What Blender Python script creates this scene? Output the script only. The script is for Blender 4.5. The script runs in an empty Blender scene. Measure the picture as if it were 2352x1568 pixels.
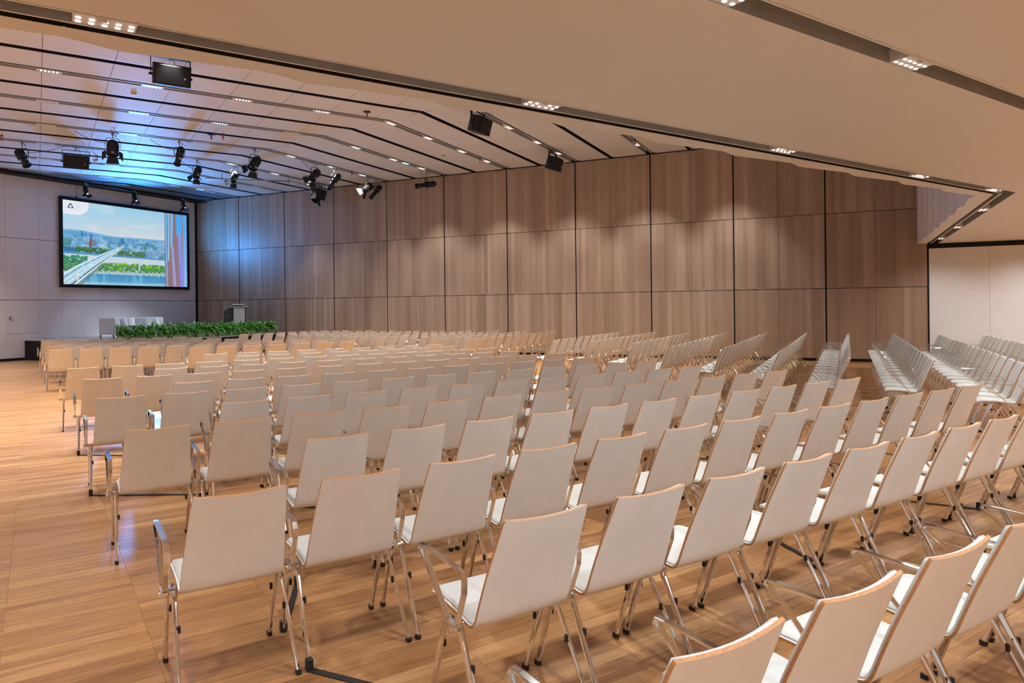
import bpy, math, random
import numpy as np
from mathutils import Vector, Matrix

random.seed(7)
rng = np.random.default_rng(7)
scene = bpy.context.scene
COL = scene.collection

# ------------------------------------------------------------------ camera, world, exposure
F_PX, YAW, ROLL, PX, PY, EYE = 1620.0, math.radians(25.4), math.radians(0.63), 1176.0, 705.0, 1.60
ax_f = Vector((-math.sin(YAW), math.cos(YAW), 0))
ax_r = Vector((math.cos(YAW), math.sin(YAW), 0))
cam_r = math.cos(ROLL) * ax_r - math.sin(ROLL) * Vector((0, 0, 1))
cam_u = math.sin(ROLL) * ax_r + math.cos(ROLL) * Vector((0, 0, 1))
cam_data = bpy.data.cameras.new('camera')
cam_data.sensor_width = 36.0
cam_data.lens = F_PX / 2352 * 36.0
cam_data.shift_y = (PY - 784.0) / 2352
cam_data.clip_start, cam_data.clip_end = 0.05, 200
cam = bpy.data.objects.new('camera', cam_data)
COL.objects.link(cam)
M = Matrix.Identity(4)
for i in range(3):
    M[i][0], M[i][1], M[i][2] = cam_r[i], cam_u[i], -ax_f[i]
M[2][3] = EYE
cam.matrix_world = M
scene.camera = cam

world = bpy.data.worlds.new('world')
scene.world = world
world.use_nodes = True
world.node_tree.nodes['Background'].inputs[0].default_value = (0.02, 0.02, 0.02, 1)
world.node_tree.nodes['Background'].inputs[1].default_value = 0.2
vs = scene.view_settings
vs.view_transform, vs.look, vs.gamma, vs.use_curve_mapping = 'Standard', 'None', 1.0, False
vs.exposure = 0.18
scene.cycles.use_denoising = True
scene.cycles.max_bounces, scene.cycles.diffuse_bounces, scene.cycles.glossy_bounces = 5, 4, 3
scene.cycles.transmission_bounces, scene.cycles.volume_bounces = 0, 0
scene.cycles.caustics_reflective = scene.cycles.caustics_refractive = False
scene.cycles.use_adaptive_sampling, scene.cycles.adaptive_threshold = True, 0.03
scene.cycles.sample_clamp_indirect = 4.0

HALL_W, LOW_W, STAGE_W = 560.0, 195.0, 620.0
REAR_COL = (0.78, 0.90, 1.0)      # lamp powers, watts; cool tint added to the unseen rear lights
LAMP_COL = (0.94, 0.985, 1.0)
STAGE_COL = (0.80, 0.90, 1.0)
BLUE = (0.03, 0.30, 1.0)


def project(p):
    d = Vector(p) - Vector((0, 0, EYE))
    w = d.dot(ax_f)
    if w <= 0.05:
        return None
    return PX + F_PX * d.dot(cam_r) / w, PY - F_PX * d.dot(cam_u) / w, w


# ------------------------------------------------------------------ plan of the hall
CA = math.radians(30.6)                       # ceiling strips, measured from +Y
SD = (math.sin(CA), math.cos(CA))             # along the strips (s)
ND = (-math.cos(CA), math.sin(CA))            # towards the screen (t)
RA = math.radians(31.4)                       # chair rows
RS = (math.sin(RA), math.cos(RA))
RN = (-math.cos(RA), math.sin(RA))
YW, XS = 21.43, -25.05                        # wood wall, screen wall
Z_HALL, Z_LOW = 6.26, 3.14
S_LEFT, X_END = -6.0, -12.82                  # left wall (s), rear wall (strip coordinate)


def st(s, t):
    return (SD[0] * s + ND[0] * t, SD[1] * s + ND[1] * t)


def t_of(X):
    return 0.9628 * X + 6.347


def miter_y(X):
    return 12.47 + 0.2 * X


def s_miter(X):
    return SD[0] * (-X) + SD[1] * miter_y(X)


def diag(X, s):
    """a point on the diagonal run of the line X, at s along it (exact at the miter)"""
    m = (-X, miter_y(X))
    k = s - s_miter(X)
    return (m[0] + SD[0] * k, m[1] + SD[1] * k)


def s_low(X):
    """where the diagonal run starts: left wall or screen wall"""
    m = -X
    s0 = S_LEFT
    k = (XS + 0.05 - m) / SD[0] + s_miter(X)
    return max(s0, k)


# ------------------------------------------------------------------ materials
def srgb(r, g, b):
    f = lambda c: c / 12.92 if c <= 0.04045 else ((c + 0.055) / 1.055) ** 2.4
    return (f(r / 255), f(g / 255), f(b / 255), 1.0)


def mat(name, col, rough=0.5, metal=0.0, spec=0.5, emit=None, estr=0.0, coat=0.0):
    m = bpy.data.materials.new(name)
    m.use_nodes = True
    b = m.node_tree.nodes['Principled BSDF']
    b.inputs['Base Color'].default_value = (*col[:3], 1)
    b.inputs['Roughness'].default_value = rough
    b.inputs['Metallic'].default_value = metal
    b.inputs['Specular IOR Level'].default_value = spec
    b.inputs['Coat Weight'].default_value = coat
    if emit:
        b.inputs['Emission Color'].default_value = (*emit[:3], 1)
        b.inputs['Emission Strength'].default_value = estr
    return m


def nodes_of(m):
    return m.node_tree.nodes, m.node_tree.links, m.node_tree.nodes['Principled BSDF']


def math_node(N, L, op, a, b=None):
    n = N.new('ShaderNodeMath')
    n.operation = op
    for i, v in enumerate((a, b)):
        if v is None:
            continue
        if isinstance(v, (int, float)):
            n.inputs[i].default_value = v
        else:
            L.new(v, n.inputs[i])
    return n.outputs[0]


def dot_node(N, L, src, vec):
    n = N.new('ShaderNodeVectorMath')
    n.operation = 'DOT_PRODUCT'
    L.new(src, n.inputs[0])
    n.inputs[1].default_value = vec
    return n.outputs['Value']


def combine(N, L, x, y, z):
    n = N.new('ShaderNodeCombineXYZ')
    for i, v in enumerate((x, y, z)):
        if isinstance(v, (int, float)):
            n.inputs[i].default_value = v
        else:
            L.new(v, n.inputs[i])
    return n.outputs[0]


def ramp(N, L, fac, stops):
    n = N.new('ShaderNodeValToRGB')
    L.new(fac, n.inputs[0])
    e = n.color_ramp.elements
    e[0].position, e[0].color = stops[0]
    e[1].position, e[1].color = stops[-1]
    for p, c in stops[1:-1]:
        k = e.new(p)
        k.color = c
    return n.outputs[0]


def noise(N, L, vec, scale, detail=4, rough=0.55):
    n = N.new('ShaderNodeTexNoise')
    L.new(vec, n.inputs['Vector'])
    n.inputs['Scale'].default_value = scale
    n.inputs['Detail'].default_value = detail
    n.inputs['Roughness'].default_value = rough
    return n.outputs['Fac']


def white(N, L, vec):
    n = N.new('ShaderNodeTexWhiteNoise')
    n.noise_dimensions = '3D'
    L.new(vec, n.inputs['Vector'])
    return n.outputs['Value']


def mixc(N, L, a, b, fac, mode='MIX'):
    n = N.new('ShaderNodeMix')
    n.data_type = 'RGBA'
    n.blend_type = mode
    if isinstance(fac, float):
        n.inputs[0].default_value = fac
    else:
        L.new(fac, n.inputs[0])
    for i, v in ((6, a), (7, b)):
        if isinstance(v, tuple):
            n.inputs[i].default_value = v
        else:
            L.new(v, n.inputs[i])
    return n.outputs[2]


PL, PW = 0.60, 0.075     # floor strips: length along s, width along t


def make_floor_mat():
    m = mat('oak_floor', (0.5, 0.26, 0.115), 0.32)
    N, L, B = nodes_of(m)
    P = N.new('ShaderNodeNewGeometry').outputs['Position']
    s = dot_node(N, L, P, (SD[0], SD[1], 0))
    t = dot_node(N, L, P, (ND[0], ND[1], 0))
    i = math_node(N, L, 'FLOOR', math_node(N, L, 'DIVIDE', math_node(N, L, 'ADD', s, 0.15), PL))
    j = math_node(N, L, 'FLOOR', math_node(N, L, 'DIVIDE', t, PW))
    rnd = white(N, L, combine(N, L, i, j, 0.5))
    vec = combine(N, L, math_node(N, L, 'MULTIPLY', s, 1.6), math_node(N, L, 'MULTIPLY', t, 26.0), math_node(N, L, 'MULTIPLY', rnd, 37.0))
    g = noise(N, L, vec, 1.7, 6, 0.62)
    vec2 = combine(N, L, math_node(N, L, 'MULTIPLY', s, 9.0), math_node(N, L, 'MULTIPLY', t, 150.0), math_node(N, L, 'MULTIPLY', rnd, 11.0))
    g2 = noise(N, L, vec2, 1.0, 3)
    long_ = noise(N, L, combine(N, L, math_node(N, L, 'MULTIPLY', s, 0.55), math_node(N, L, 'MULTIPLY', j, 7.31), 2.0), 1.0, 1, 0.5)
    tone = math_node(N, L, 'ADD', math_node(N, L, 'MULTIPLY', rnd, 0.32), math_node(N, L, 'MULTIPLY', math_node(N, L, 'SUBTRACT', math_node(N, L, 'MULTIPLY', long_, 2.2), 0.6), 0.68))
    base = ramp(N, L, tone, [(0.0, srgb(130, 86, 50)), (0.25, srgb(155, 108, 66)), (0.6, srgb(174, 126, 80)), (1.0, srgb(193, 149, 101))])
    gr = ramp(N, L, g, [(0.32, (0.58, 0.52, 0.47, 1)), (0.50, (0.97, 0.96, 0.95, 1)), (0.75, (1.14, 1.13, 1.10, 1))])
    c = mixc(N, L, base, gr, 0.85, 'MULTIPLY')
    gr2 = ramp(N, L, g2, [(0.35, (0.82, 0.78, 0.74, 1)), (0.6, (1, 1, 1, 1))])
    c = mixc(N, L, c, gr2, 0.6, 'MULTIPLY')
    L.new(c, B.inputs['Base Color'])
    r = ramp(N, L, g, [(0.3, (0.40, 0.40, 0.40, 1)), (0.7, (0.28, 0.28, 0.28, 1))])
    L.new(r, B.inputs['Roughness'])
    return m


def make_veneer_mat():
    m = mat('oak_veneer', (0.3, 0.2, 0.13), 0.45)
    N, L, B = nodes_of(m)
    P = N.new('ShaderNodeNewGeometry').outputs['Position']
    x = dot_node(N, L, P, (1, 0, 0))
    z = dot_node(N, L, P, (0, 0, 1))
    row = math_node(N, L, 'FLOOR', math_node(N, L, 'DIVIDE', z, 2.055))
    bay = math_node(N, L, 'FLOOR', math_node(N, L, 'DIVIDE', math_node(N, L, 'ADD', x, 25.05), 1.2255))
    wob = math_node(N, L, 'MULTIPLY', white(N, L, combine(N, L, bay, row, 3.3)), 0.09)
    st_id = math_node(N, L, 'FLOOR', math_node(N, L, 'DIVIDE', math_node(N, L, 'ADD', x, wob), 0.125))
    st_id2 = math_node(N, L, 'FLOOR', math_node(N, L, 'DIVIDE', math_node(N, L, 'SUBTRACT', x, wob), 0.31))
    r1 = white(N, L, combine(N, L, st_id, row, 0.5))
    r2 = white(N, L, combine(N, L, st_id2, row, 9.5))
    r = math_node(N, L, 'ADD', math_node(N, L, 'MULTIPLY', r1, 0.6), math_node(N, L, 'MULTIPLY', r2, 0.4))
    base = ramp(N, L, r, [(0.0, srgb(138, 112, 93)), (0.35, srgb(153, 127, 107)), (0.7, srgb(162, 136, 116)), (1.0, srgb(176, 151, 132))])
    vec = combine(N, L, math_node(N, L, 'MULTIPLY', x, 46.0), math_node(N, L, 'MULTIPLY', r1, 23.0), math_node(N, L, 'MULTIPLY', z, 0.9))
    g = noise(N, L, vec, 1.5, 5, 0.6)
    gr = ramp(N, L, g, [(0.3, (0.78, 0.75, 0.72, 1)), (0.55, (1, 1, 1, 1)), (0.8, (1.08, 1.07, 1.06, 1))])
    L.new(mixc(N, L, base, gr, 0.8, 'MULTIPLY'), B.inputs['Base Color'])
    return m


def make_subtle(name, col, rough, amt=0.06, scale=3.0, spec=0.4):
    m = mat(name, col, rough, spec=spec)
    N, L, B = nodes_of(m)
    P = N.new('ShaderNodeNewGeometry').outputs['Position']
    g = noise(N, L, P, scale, 5)
    lo = tuple(c * (1 - amt) for c in col[:3]) + (1,)
    hi = tuple(min(1, c * (1 + amt)) for c in col[:3]) + (1,)
    L.new(ramp(N, L, g, [(0.3, lo), (0.7, hi)]), B.inputs['Base Color'])
    return m


def make_ply_edge():
    m = mat('plywood_edge', (0.5, 0.27, 0.12), 0.5)
    N, L, B = nodes_of(m)
    tc = N.new('ShaderNodeTexCoord').outputs['Object']
    g = noise(N, L, tc, 160.0, 3)
    L.new(ramp(N, L, g, [(0.3, srgb(158, 106, 62)), (0.6, srgb(188, 132, 82))]), B.inputs['Base Color'])
    return m


def make_grille():
    m = mat('speaker_grille', (0.012, 0.012, 0.013), 0.7, spec=0.2)
    N, L, B = nodes_of(m)
    tc = N.new('ShaderNodeTexCoord').outputs['Object']
    v = N.new('ShaderNodeTexVoronoi')
    L.new(tc, v.inputs['Vector'])
    v.inputs['Scale'].default_value = 120
    L.new(ramp(N, L, v.outputs['Distance'], [(0.2, (0.004, 0.004, 0.004, 1)), (0.5, (0.02, 0.02, 0.021, 1))]), B.inputs['Base Color'])
    return m


FLOOR = make_floor_mat()
VENEER = make_veneer_mat()
CEIL = make_subtle('ceiling_lacquer', (0.60, 0.565, 0.535), 0.6, 0.03, 0.6)
CEIL_LOW = make_subtle('low_ceiling_lacquer', (0.72, 0.67, 0.61), 0.45, 0.03, 0.5)
SCREENWALL = make_subtle('screen_wall_panel', (0.74, 0.70, 0.68), 0.5, 0.03, 1.2)
WALLWHITE = make_subtle('white_wall_panel', (0.70, 0.69, 0.69), 0.5, 0.03, 1.2)
BULK = make_subtle('bulkhead_white', (0.66, 0.62, 0.62), 0.55, 0.03, 1.0)
BLACK = make_subtle('black_reveal', (0.006, 0.006, 0.007), 0.7, 0.3, 8.0)
DARKCEIL = make_subtle('dark_ceiling', (0.10, 0.11, 0.13), 0.6, 0.1, 2.0)
CHANGREY = make_subtle('channel_grey', (0.36, 0.355, 0.35), 0.45, 0.1, 6.0)
LAMPWHITE = make_subtle('lamp_housing_white', (0.72, 0.70, 0.67), 0.4, 0.04, 20.0)
LAMINATE = make_subtle('white_laminate', (0.82, 0.80, 0.76), 0.33, 0.03, 9.0)
PADWHITE = make_subtle('white_upholstery', (0.52, 0.505, 0.475), 0.55, 0.03, 14.0)
PLYEDGE = make_ply_edge()
CHROME = make_subtle('chrome', (0.80, 0.79, 0.78), 0.07, 0.05, 30.0)
nodes_of(CHROME)[2].inputs['Metallic'].default_value = 1.0
RUBBER = make_subtle('black_rubber', (0.012, 0.012, 0.012), 0.55, 0.3, 40.0)
BLACKMETAL = make_subtle('black_metal', (0.007, 0.007, 0.008), 0.5, 0.3, 25.0, 0.3)
GREYMETAL = make_subtle('grey_metal', (0.33, 0.33, 0.34), 0.35, 0.1, 18.0)
nodes_of(GREYMETAL)[2].inputs['Metallic'].default_value = 0.7
GRILLE = make_grille()
SKIRT = make_subtle('black_stage_skirt', (0.006, 0.006, 0.006), 0.9, 0.4, 12.0)
STAGETOP = make_subtle('stage_deck', (0.46, 0.42, 0.40), 0.4, 0.05, 3.0)
LEAF = make_subtle('green_leaf', (0.14, 0.42, 0.06), 0.45, 0.55, 9.0)
STEM = make_subtle('plant_stem', (0.10, 0.13, 0.04), 0.6, 0.2, 20.0)
POT = make_subtle('pale_planter', (0.55, 0.56, 0.57), 0.45, 0.04, 8.0)
ARMCHAIR = make_subtle('pale_grey_fabric', (0.56, 0.57, 0.60), 0.8, 0.04, 30.0)
ARMSIDE = make_subtle('grey_and_shaded_fabric', (0.36, 0.36, 0.39), 0.85, 0.05, 30.0)  # mid grey parts; on armchair sides it puts shade into the colour
LECTERN = make_subtle('slate_grey_panel', (0.055, 0.065, 0.085), 0.35, 0.1, 5.0)
LECTFRONT = make_subtle('satin_aluminium', (0.50, 0.53, 0.56), 0.35, 0.05, 5.0)
REDLINE = make_subtle('red_stripe', (0.55, 0.05, 0.045), 0.5, 0.1, 10.0)
REDMETAL = make_subtle('red_lacquer', (0.36, 0.035, 0.02), 0.45, 0.1, 10.0)
DETECTOR = make_subtle('smoke_detector_plastic', (0.60, 0.47, 0.33), 0.5, 0.06, 30.0)
PAPER = make_subtle('white_paper', (0.80, 0.80, 0.80), 0.7, 0.03, 8.0)
BRASS = make_subtle('brass_trim', (0.45, 0.33, 0.15), 0.35, 0.1, 20.0)
LED_ON = mat('led_lit', (0.9, 0.9, 0.9), 0.4, emit=(1, 0.98, 0.95), estr=2.6)
LED_OFF = make_subtle('led_unlit', (0.66, 0.64, 0.60), 0.3, 0.05, 30.0)
LED_BLUE = mat('led_blue', (0.5, 0.7, 0.9), 0.4, emit=(0.10, 0.45, 1.0), estr=9.0)
LENS_ON = mat('spot_lens_lit', (0.9, 0.9, 0.9), 0.3, emit=(0.9, 0.95, 1), estr=6.0)
for m_ in (LED_ON, LED_BLUE, LENS_ON):
    m_.cycles.emission_sampling = 'NONE'      # the lamps inside do the lighting


# ------------------------------------------------------------------ mesh helpers
class MB:
    def __init__(self):
        self.v, self.f, self.m, self.sm = [], [], [], []

    def face(self, idx, mi=0, smooth=False):
        self.f.append(tuple(idx)); self.m.append(mi); self.sm.append(smooth)

    def add(self, pts):
        k = len(self.v)
        self.v.extend([tuple(p) for p in pts])
        return k

    def poly(self, pts, mi=0):
        k = self.add(pts)
        self.face(range(k, k + len(pts)), mi)

    def prism(self, plan, z0, z1, mi=0, top=True):
        n = len(plan)
        k = self.add([(p[0], p[1], z0) for p in plan] + [(p[0], p[1], z1) for p in plan])
        self.face(list(range(k + n - 1, k - 1, -1)), mi)
        if top:
            self.face(range(k + n, k + 2 * n), mi)
        for i in range(n):
            j = (i + 1) % n
            self.face((k + i, k + j, k + n + j, k + n + i), mi)

    def box(self, c, size, rot=None, mi=0):
        hx, hy, hz = size[0] / 2, size[1] / 2, size[2] / 2
        P = [Vector((x, y, z)) for z in (-hz, hz) for x, y in ((-hx, -hy), (hx, -hy), (hx, hy), (-hx, hy))]
        if rot is not None:
            P = [rot @ p for p in P]
        k = self.add([p + Vector(c) for p in P])
        for q in ((3, 2, 1, 0), (4, 5, 6, 7), (0, 1, 5, 4), (1, 2, 6, 5), (2, 3, 7, 6), (3, 0, 4, 7)):
            self.face([k + i for i in q], mi)

    def bevbox(self, c, size, b, rot=None, mi=0):
        """box with chamfered vertical and top/bottom edges"""
        hx, hy, hz = size[0] / 2, size[1] / 2, size[2] / 2
        def ring(i, z):
            x, y = hx - i, hy - i
            return [(-x + b, -y, z), (x - b, -y, z), (x, -y + b, z), (x, y - b, z), (x - b, y, z), (-x + b, y, z), (-x, y - b, z), (-x, -y + b, z)]
        rings = [ring(b, -hz), ring(0, -hz + b), ring(0, hz - b), ring(b, hz)]
        P = [Vector(p) for r in rings for p in r]
        if rot is not None:
            P = [rot @ p for p in P]
        k = self.add([p + Vector(c) for p in P])
        for r in range(3):
            for i in range(8):
                j = (i + 1) % 8
                self.face((k + r * 8 + i, k + r * 8 + j, k + r * 8 + 8 + j, k + r * 8 + 8 + i), mi)
        self.face([k + i for i in range(7, -1, -1)], mi)
        self.face([k + 24 + i for i in range(8)], mi)

    def cyl(self, p0, p1, r0, r1=None, seg=12, mi=0, caps=True):
        r1 = r0 if r1 is None else r1
        p0, p1 = Vector(p0), Vector(p1)
        d = (p1 - p0).normalized()
        a = d.orthogonal().normalized()
        b = d.cross(a)
        k = self.add([p + a * (r * math.cos(2 * math.pi * i / seg)) + b * (r * math.sin(2 * math.pi * i / seg))
                      for p, r in ((p0, r0), (p1, r1)) for i in range(seg)])
        for i in range(seg):
            j = (i + 1) % seg
            self.face((k + i, k + j, k + seg + j, k + seg + i), mi, True)
        if caps:
            self.face([k + i for i in range(seg - 1, -1, -1)], mi)
            self.face([k + seg + i for i in range(seg)], mi)

    def sweep(self, path, w, h, side, mi=0, cham=0.3):
        """flat bar of width w (along side) and thickness h along a polyline"""
        path = [Vector(p) for p in path]
        side = Vector(side).normalized()
        a, b = w / 2, h / 2
        c = min(w, h) * cham
        prof = [(-a + c, -b), (a - c, -b), (a, -b + c), (a, b - c), (a - c, b), (-a + c, b), (-a, b - c), (-a, -b + c)]
        k0 = len(self.v)
        for i, p in enumerate(path):
            d0 = (path[i] - path[i - 1]).normalized() if i else (path[1] - path[0]).normalized()
            d1 = (path[i + 1] - path[i]).normalized() if i < len(path) - 1 else d0
            d = (d0 + d1).normalized()
            u = (side - d * side.dot(d)).normalized()
            nrm = u.cross(d).normalized()
            sc = 1.0 / max(0.5, d.dot(d1))
            self.v.extend([tuple(p + u * x + nrm * (y * sc)) for x, y in prof])
        n = 8
        for i in range(len(path) - 1):
            for j in range(n):
                q = (j + 1) % n
                A = k0 + i * n
                self.face((A + j, A + q, A + n + q, A + n + j), mi, False)
        self.face([k0 + j for j in range(n - 1, -1, -1)], mi)
        E_ = k0 + (len(path) - 1) * n
        self.face([E_ + j for j in range(n)], mi)

    def tube(self, path, r, seg=6, mi=0):
        path = [Vector(p) for p in path]
        k0 = len(self.v)
        ref = Vector((0.31, 0.17, 0.93))
        for i, p in enumerate(path):
            d = (path[min(i + 1, len(path) - 1)] - path[max(i - 1, 0)]).normalized()
            a = d.cross(ref).normalized()
            b = d.cross(a)
            self.v.extend([tuple(p + a * (r * math.cos(2 * math.pi * j / seg)) + b * (r * math.sin(2 * math.pi * j / seg))) for j in range(seg)])
        for i in range(len(path) - 1):
            for j in range(seg):
                q = (j + 1) % seg
                A = k0 + i * seg
                self.face((A + j, A + q, A + seg + q, A + seg + j), mi, True)
        self.face([k0 + j for j in range(seg - 1, -1, -1)], mi)
        A = k0 + (len(path) - 1) * seg
        self.face([A + j for j in range(seg)], mi)

    def mesh(self, name, mats):
        me = bpy.data.meshes.new(name)
        me.from_pydata(self.v, [], self.f)
        for m_ in (mats if isinstance(mats, (list, tuple)) else [mats]):
            me.materials.append(m_)
        me.polygons.foreach_set('material_index', self.m)
        me.polygons.foreach_set('use_smooth', self.sm)
        me.validate()
        me.update()
        return me

    def build(self, name, mats, parent=None, loc=None, **kw):
        return obj(name, self.mesh(name, mats), parent, loc, **kw)


def obj(name, me, parent=None, loc=None, rotz=0.0, kind=None):
    o = bpy.data.objects.new(name, me)
    COL.objects.link(o)
    if parent is not None:
        o.parent = parent
    if loc is not None:
        o.location = loc
    if rotz:
        o.rotation_euler = (0, 0, rotz)
    if kind:
        o['kind'] = kind
    return o


def thing(name, label, cat, loc=(0, 0, 0), rotz=0.0, group=None):
    o = obj(name, None, None, loc, rotz)
    o.empty_display_size = 0.1
    return tag(o, label, cat, group)


def tag(o, label, cat, group=None):
    o['label'], o['category'] = label, cat
    if group:
        o['group'] = group
    return o


def spot(name, parent, loc, target, watts, col, size_deg, blend, radius):
    l = bpy.data.lights.new(name, 'SPOT')
    l.energy, l.color, l.spot_size, l.spot_blend, l.shadow_soft_size = watts, col, math.radians(size_deg), blend, radius
    o = bpy.data.objects.new(name, l)
    COL.objects.link(o)
    o.parent = parent
    o.location = loc
    d = Vector(target)
    o.rotation_euler = d.to_track_quat('-Z', 'Y').to_euler()
    return o


ORD = ['zeroth', 'first', 'second', 'third', 'fourth', 'fifth', 'sixth', 'seventh', 'eighth', 'ninth', 'tenth', 'eleventh', 'twelfth',
       'thirteenth', 'fourteenth', 'fifteenth', 'sixteenth', 'seventeenth', 'eighteenth', 'nineteenth', 'twentieth', 'twenty-first', 'twenty-second']

# ------------------------------------------------------------------ room shell
XR = -X_END
c_sl = (XS, (S_LEFT - SD[0] * XS) / SD[1])              # screen wall meets left wall
c_rl = diag(X_END, S_LEFT)                              # rear wall meets left wall
c_rr = (XR, miter_y(X_END))
ROOM = [c_sl, c_rl, c_rr, (XR, YW), (XS, YW)]


def build_floor():
    b = MB()
    b.prism(ROOM, -0.25, -0.003)
    fl = b.build('floor', FLOOR, kind='structure')
    cand = []
    for j in range(int(0.2 / PW), int(13.5 / PW)):
        t0 = j * PW
        for i in range(-6, 34):
            s0 = i * PL - 0.15
            c = st(s0 + PL / 2, t0 + PW / 2)
            p = project((c[0], c[1], 0))
            if p is None or p[2] > 13 or not (-150 < p[0] < 2500 and p[1] < 1720):
                continue
            cand.append((p[2], c, p))
    cand.sort(key=lambda q: q[0])
    near = [q for q in cand if -40 < q[2][0] < 2390 and q[2][1] < 1600][:300]
    ns = set(id(q) for q in near)
    b = MB()
    b.bevbox((0, 0, 0), (PL - 0.0012, PW - 0.0012, 0.012), 0.0008)
    me = b.mesh('floor_plank', FLOOR)
    ang = math.atan2(SD[1], SD[0])
    for q in near:
        obj('plank', me, fl, (q[1][0], q[1][1], -0.006), ang)
    rot = Matrix.Rotation(ang, 3, 'Z')
    b = MB()
    e = 0.0006
    for q in cand:
        if id(q) in ns:
            continue
        cx, cy = q[1]
        P = []
        for hx, hy, z in ((PL / 2 - e, PW / 2 - e, -0.004), (PL / 2 - 2 * e, PW / 2 - 2 * e, 0.0)):
            for sx, sy in ((-1, -1), (1, -1), (1, 1), (-1, 1)):
                v = rot @ Vector((sx * hx, sy * hy, 0))
                P.append((cx + v.x, cy + v.y, z))
        k = b.add(P)
        b.face((k + 4, k + 5, k + 6, k + 7))
        for a in range(4):
            b.face((k + a, k + (a + 1) % 4, k + 4 + (a + 1) % 4, k + 4 + a))
    b.build('plank_field', FLOOR, fl, kind='stuff')
    # brass-edged floor hatch at the left edge of the picture
    b = MB()
    c = st(-0.24, 5.0)
    b.sweep([(*st(-0.17, 4.86), 0.001), (*st(-0.17, 5.16), 0.001), (*st(-0.47, 5.16), 0.001)], 0.008, 0.004, (0, 0, 1))
    o = b.build('floor_hatch_frame', BRASS)
    tag(o, 'thin brass edge of a floor hatch near the left aisle', 'hatch frame')


build_floor()


def wall_prism(name, p, q, z0, z1, th, material, parent=None):
    """upright slab from p to q, thickness th to the left of p->q"""
    d = Vector((q[0] - p[0], q[1] - p[1])).normalized()
    n_ = Vector((-d.y, d.x)) * th
    b = MB()
    b.prism([p, q, (q[0] + n_.x, q[1] + n_.y), (p[0] + n_.x, p[1] + n_.y)], z0, z1)
    return b.build(name, material, parent, kind=None if parent else 'structure')


BAY = 2.451
rows_z = [(0.085, 2.012), (2.028, 4.080), (4.094, 6.235)]


def build_wood_wall():
    w = wall_prism('wall_wood', (1.92, YW + 0.03), (XS - 0.2, YW + 0.03), 0, Z_HALL + 0.3, -0.15, BLACK)
    meshes = {}
    def panel(x0, x1, z0, z1):
        key = (round(x1 - x0, 3), round(z1 - z0, 3))
        if key not in meshes:
            b = MB()
            b.bevbox((0, 0, 0), (key[0], 0.03, key[1]), 0.003)
            meshes[key] = b.mesh('veneer_panel', VENEER)
        obj('panel', meshes[key], w, ((x0 + x1) / 2, YW, (z0 + z1) / 2))
    for i in range(11):
        a = XS + 0.02 + i * BAY
        e = a + BAY
        m_ = (a + e) / 2
        for z0, z1 in rows_z:
            panel(a + 0.02, m_ - 0.003, z0, z1)
            panel(m_ + 0.003, e - 0.02, z0, z1)
    wall_prism('baseboard_wood', (1.92, YW + 0.01), (XS, YW + 0.01), 0, 0.08, -0.02, BLACK)
    b = MB()
    b.box((-6.0, YW - 0.16, 0.003), (15.8, 0.30, 0.006))
    b.build('trim_1', FLOOR, kind='structure')


build_wood_wall()


def build_white_wall():
    w = wall_prism('wall_white', (XR + 0.2, YW + 0.03), (1.92, YW + 0.03), 0, Z_LOW + 0.2, -0.15, BLACK)
    x = 1.955
    while x < XR:
        e = min(x + 1.33, XR)
        b = MB()
        b.bevbox(((x + e) / 2, YW, 1.535), (e - x - 0.003, 0.03, 2.96), 0.002)
        b.build('panel', WALLWHITE, w)
        x = e
    wall_prism('baseboard_white', (XR, YW + 0.01), (1.93, YW + 0.01), 0, 0.05, -0.02, BLACK)


build_white_wall()


def build_screen_wall():
    w = wall_prism('wall_screen', (XS - 0.03, YW + 0.2), (XS - 0.03, c_sl[1] - 0.5), 0, Z_HALL + 0.3, -0.15, BLACK)
    seams = [21.345, 20.56, 20.02, 19.44, 18.685, 17.935, 17.18, 16.43, 15.68, 14.92, 13.85, 12.78, 11.71, 10.64, 9.57, 8.5, c_sl[1]]
    seams[1:3] = [20.195]
    for a, e in zip(seams[1:], seams[:-1]):
        for k, (z0, z1) in enumerate(rows_z):
            parts = [(z0, z1)]
            if k == 0 and abs(a - 13.85) < 0.01:
                parts = [(z0, 0.893), (0.901, z1)]
            for q0, q1 in parts:
                b = MB()
                b.bevbox((XS, (a + e) / 2, (q0 + q1) / 2), (0.03, e - a - 0.006, q1 - q0), 0.002)
                b.build('panel', SCREENWALL, w)
    wall_prism('baseboard_screen', (XS + 0.012, YW), (XS + 0.012, c_sl[1]), 0, 0.08, 0.02, BLACK)
    b = MB()
    b.box((XS + 0.03, 13.95, 1.42), (0.03, 0.035, 0.10))
    b.box((XS + 0.055, 13.99, 1.45), (0.02, 0.10, 0.02))
    o = b.build('door_handle', GREYMETAL)
    tag(o, 'small grey lever handle on the white wall left of the screen', 'handle')
    # dark pelmet along the top of the wall
    b = MB()
    b.box((XS + 0.22, (YW + c_sl[1]) / 2, Z_HALL - 0.02), (0.42, YW - c_sl[1], 0.16))
    b.build('trim_2', BLACK, kind='structure')
    b = MB()
    b.box((XS + 0.03, YW - 0.035, 3.13), (0.07, 0.075, 6.24))
    b.build('trim_3', BLACK, kind='structure')


build_screen_wall()
wall_prism('wall_left', c_sl, c_rl, 0, Z_HALL + 0.3, -0.15, WALLWHITE)
wall_prism('wall_rear', c_rl, c_rr, 0, Z_LOW + 0.2, -0.15, WALLWHITE)
wall_prism('wall_right', c_rr, (XR, YW), 0, Z_LOW + 0.2, -0.15, WALLWHITE)


# ------------------------------------------------------------------ ceilings
def run_path(X):
    """plan polyline of the strip line X: left end, miter, wood wall"""
    return [diag(X, s_low(X)), (-X, miter_y(X)), (-X, YW - 0.02)]


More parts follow.
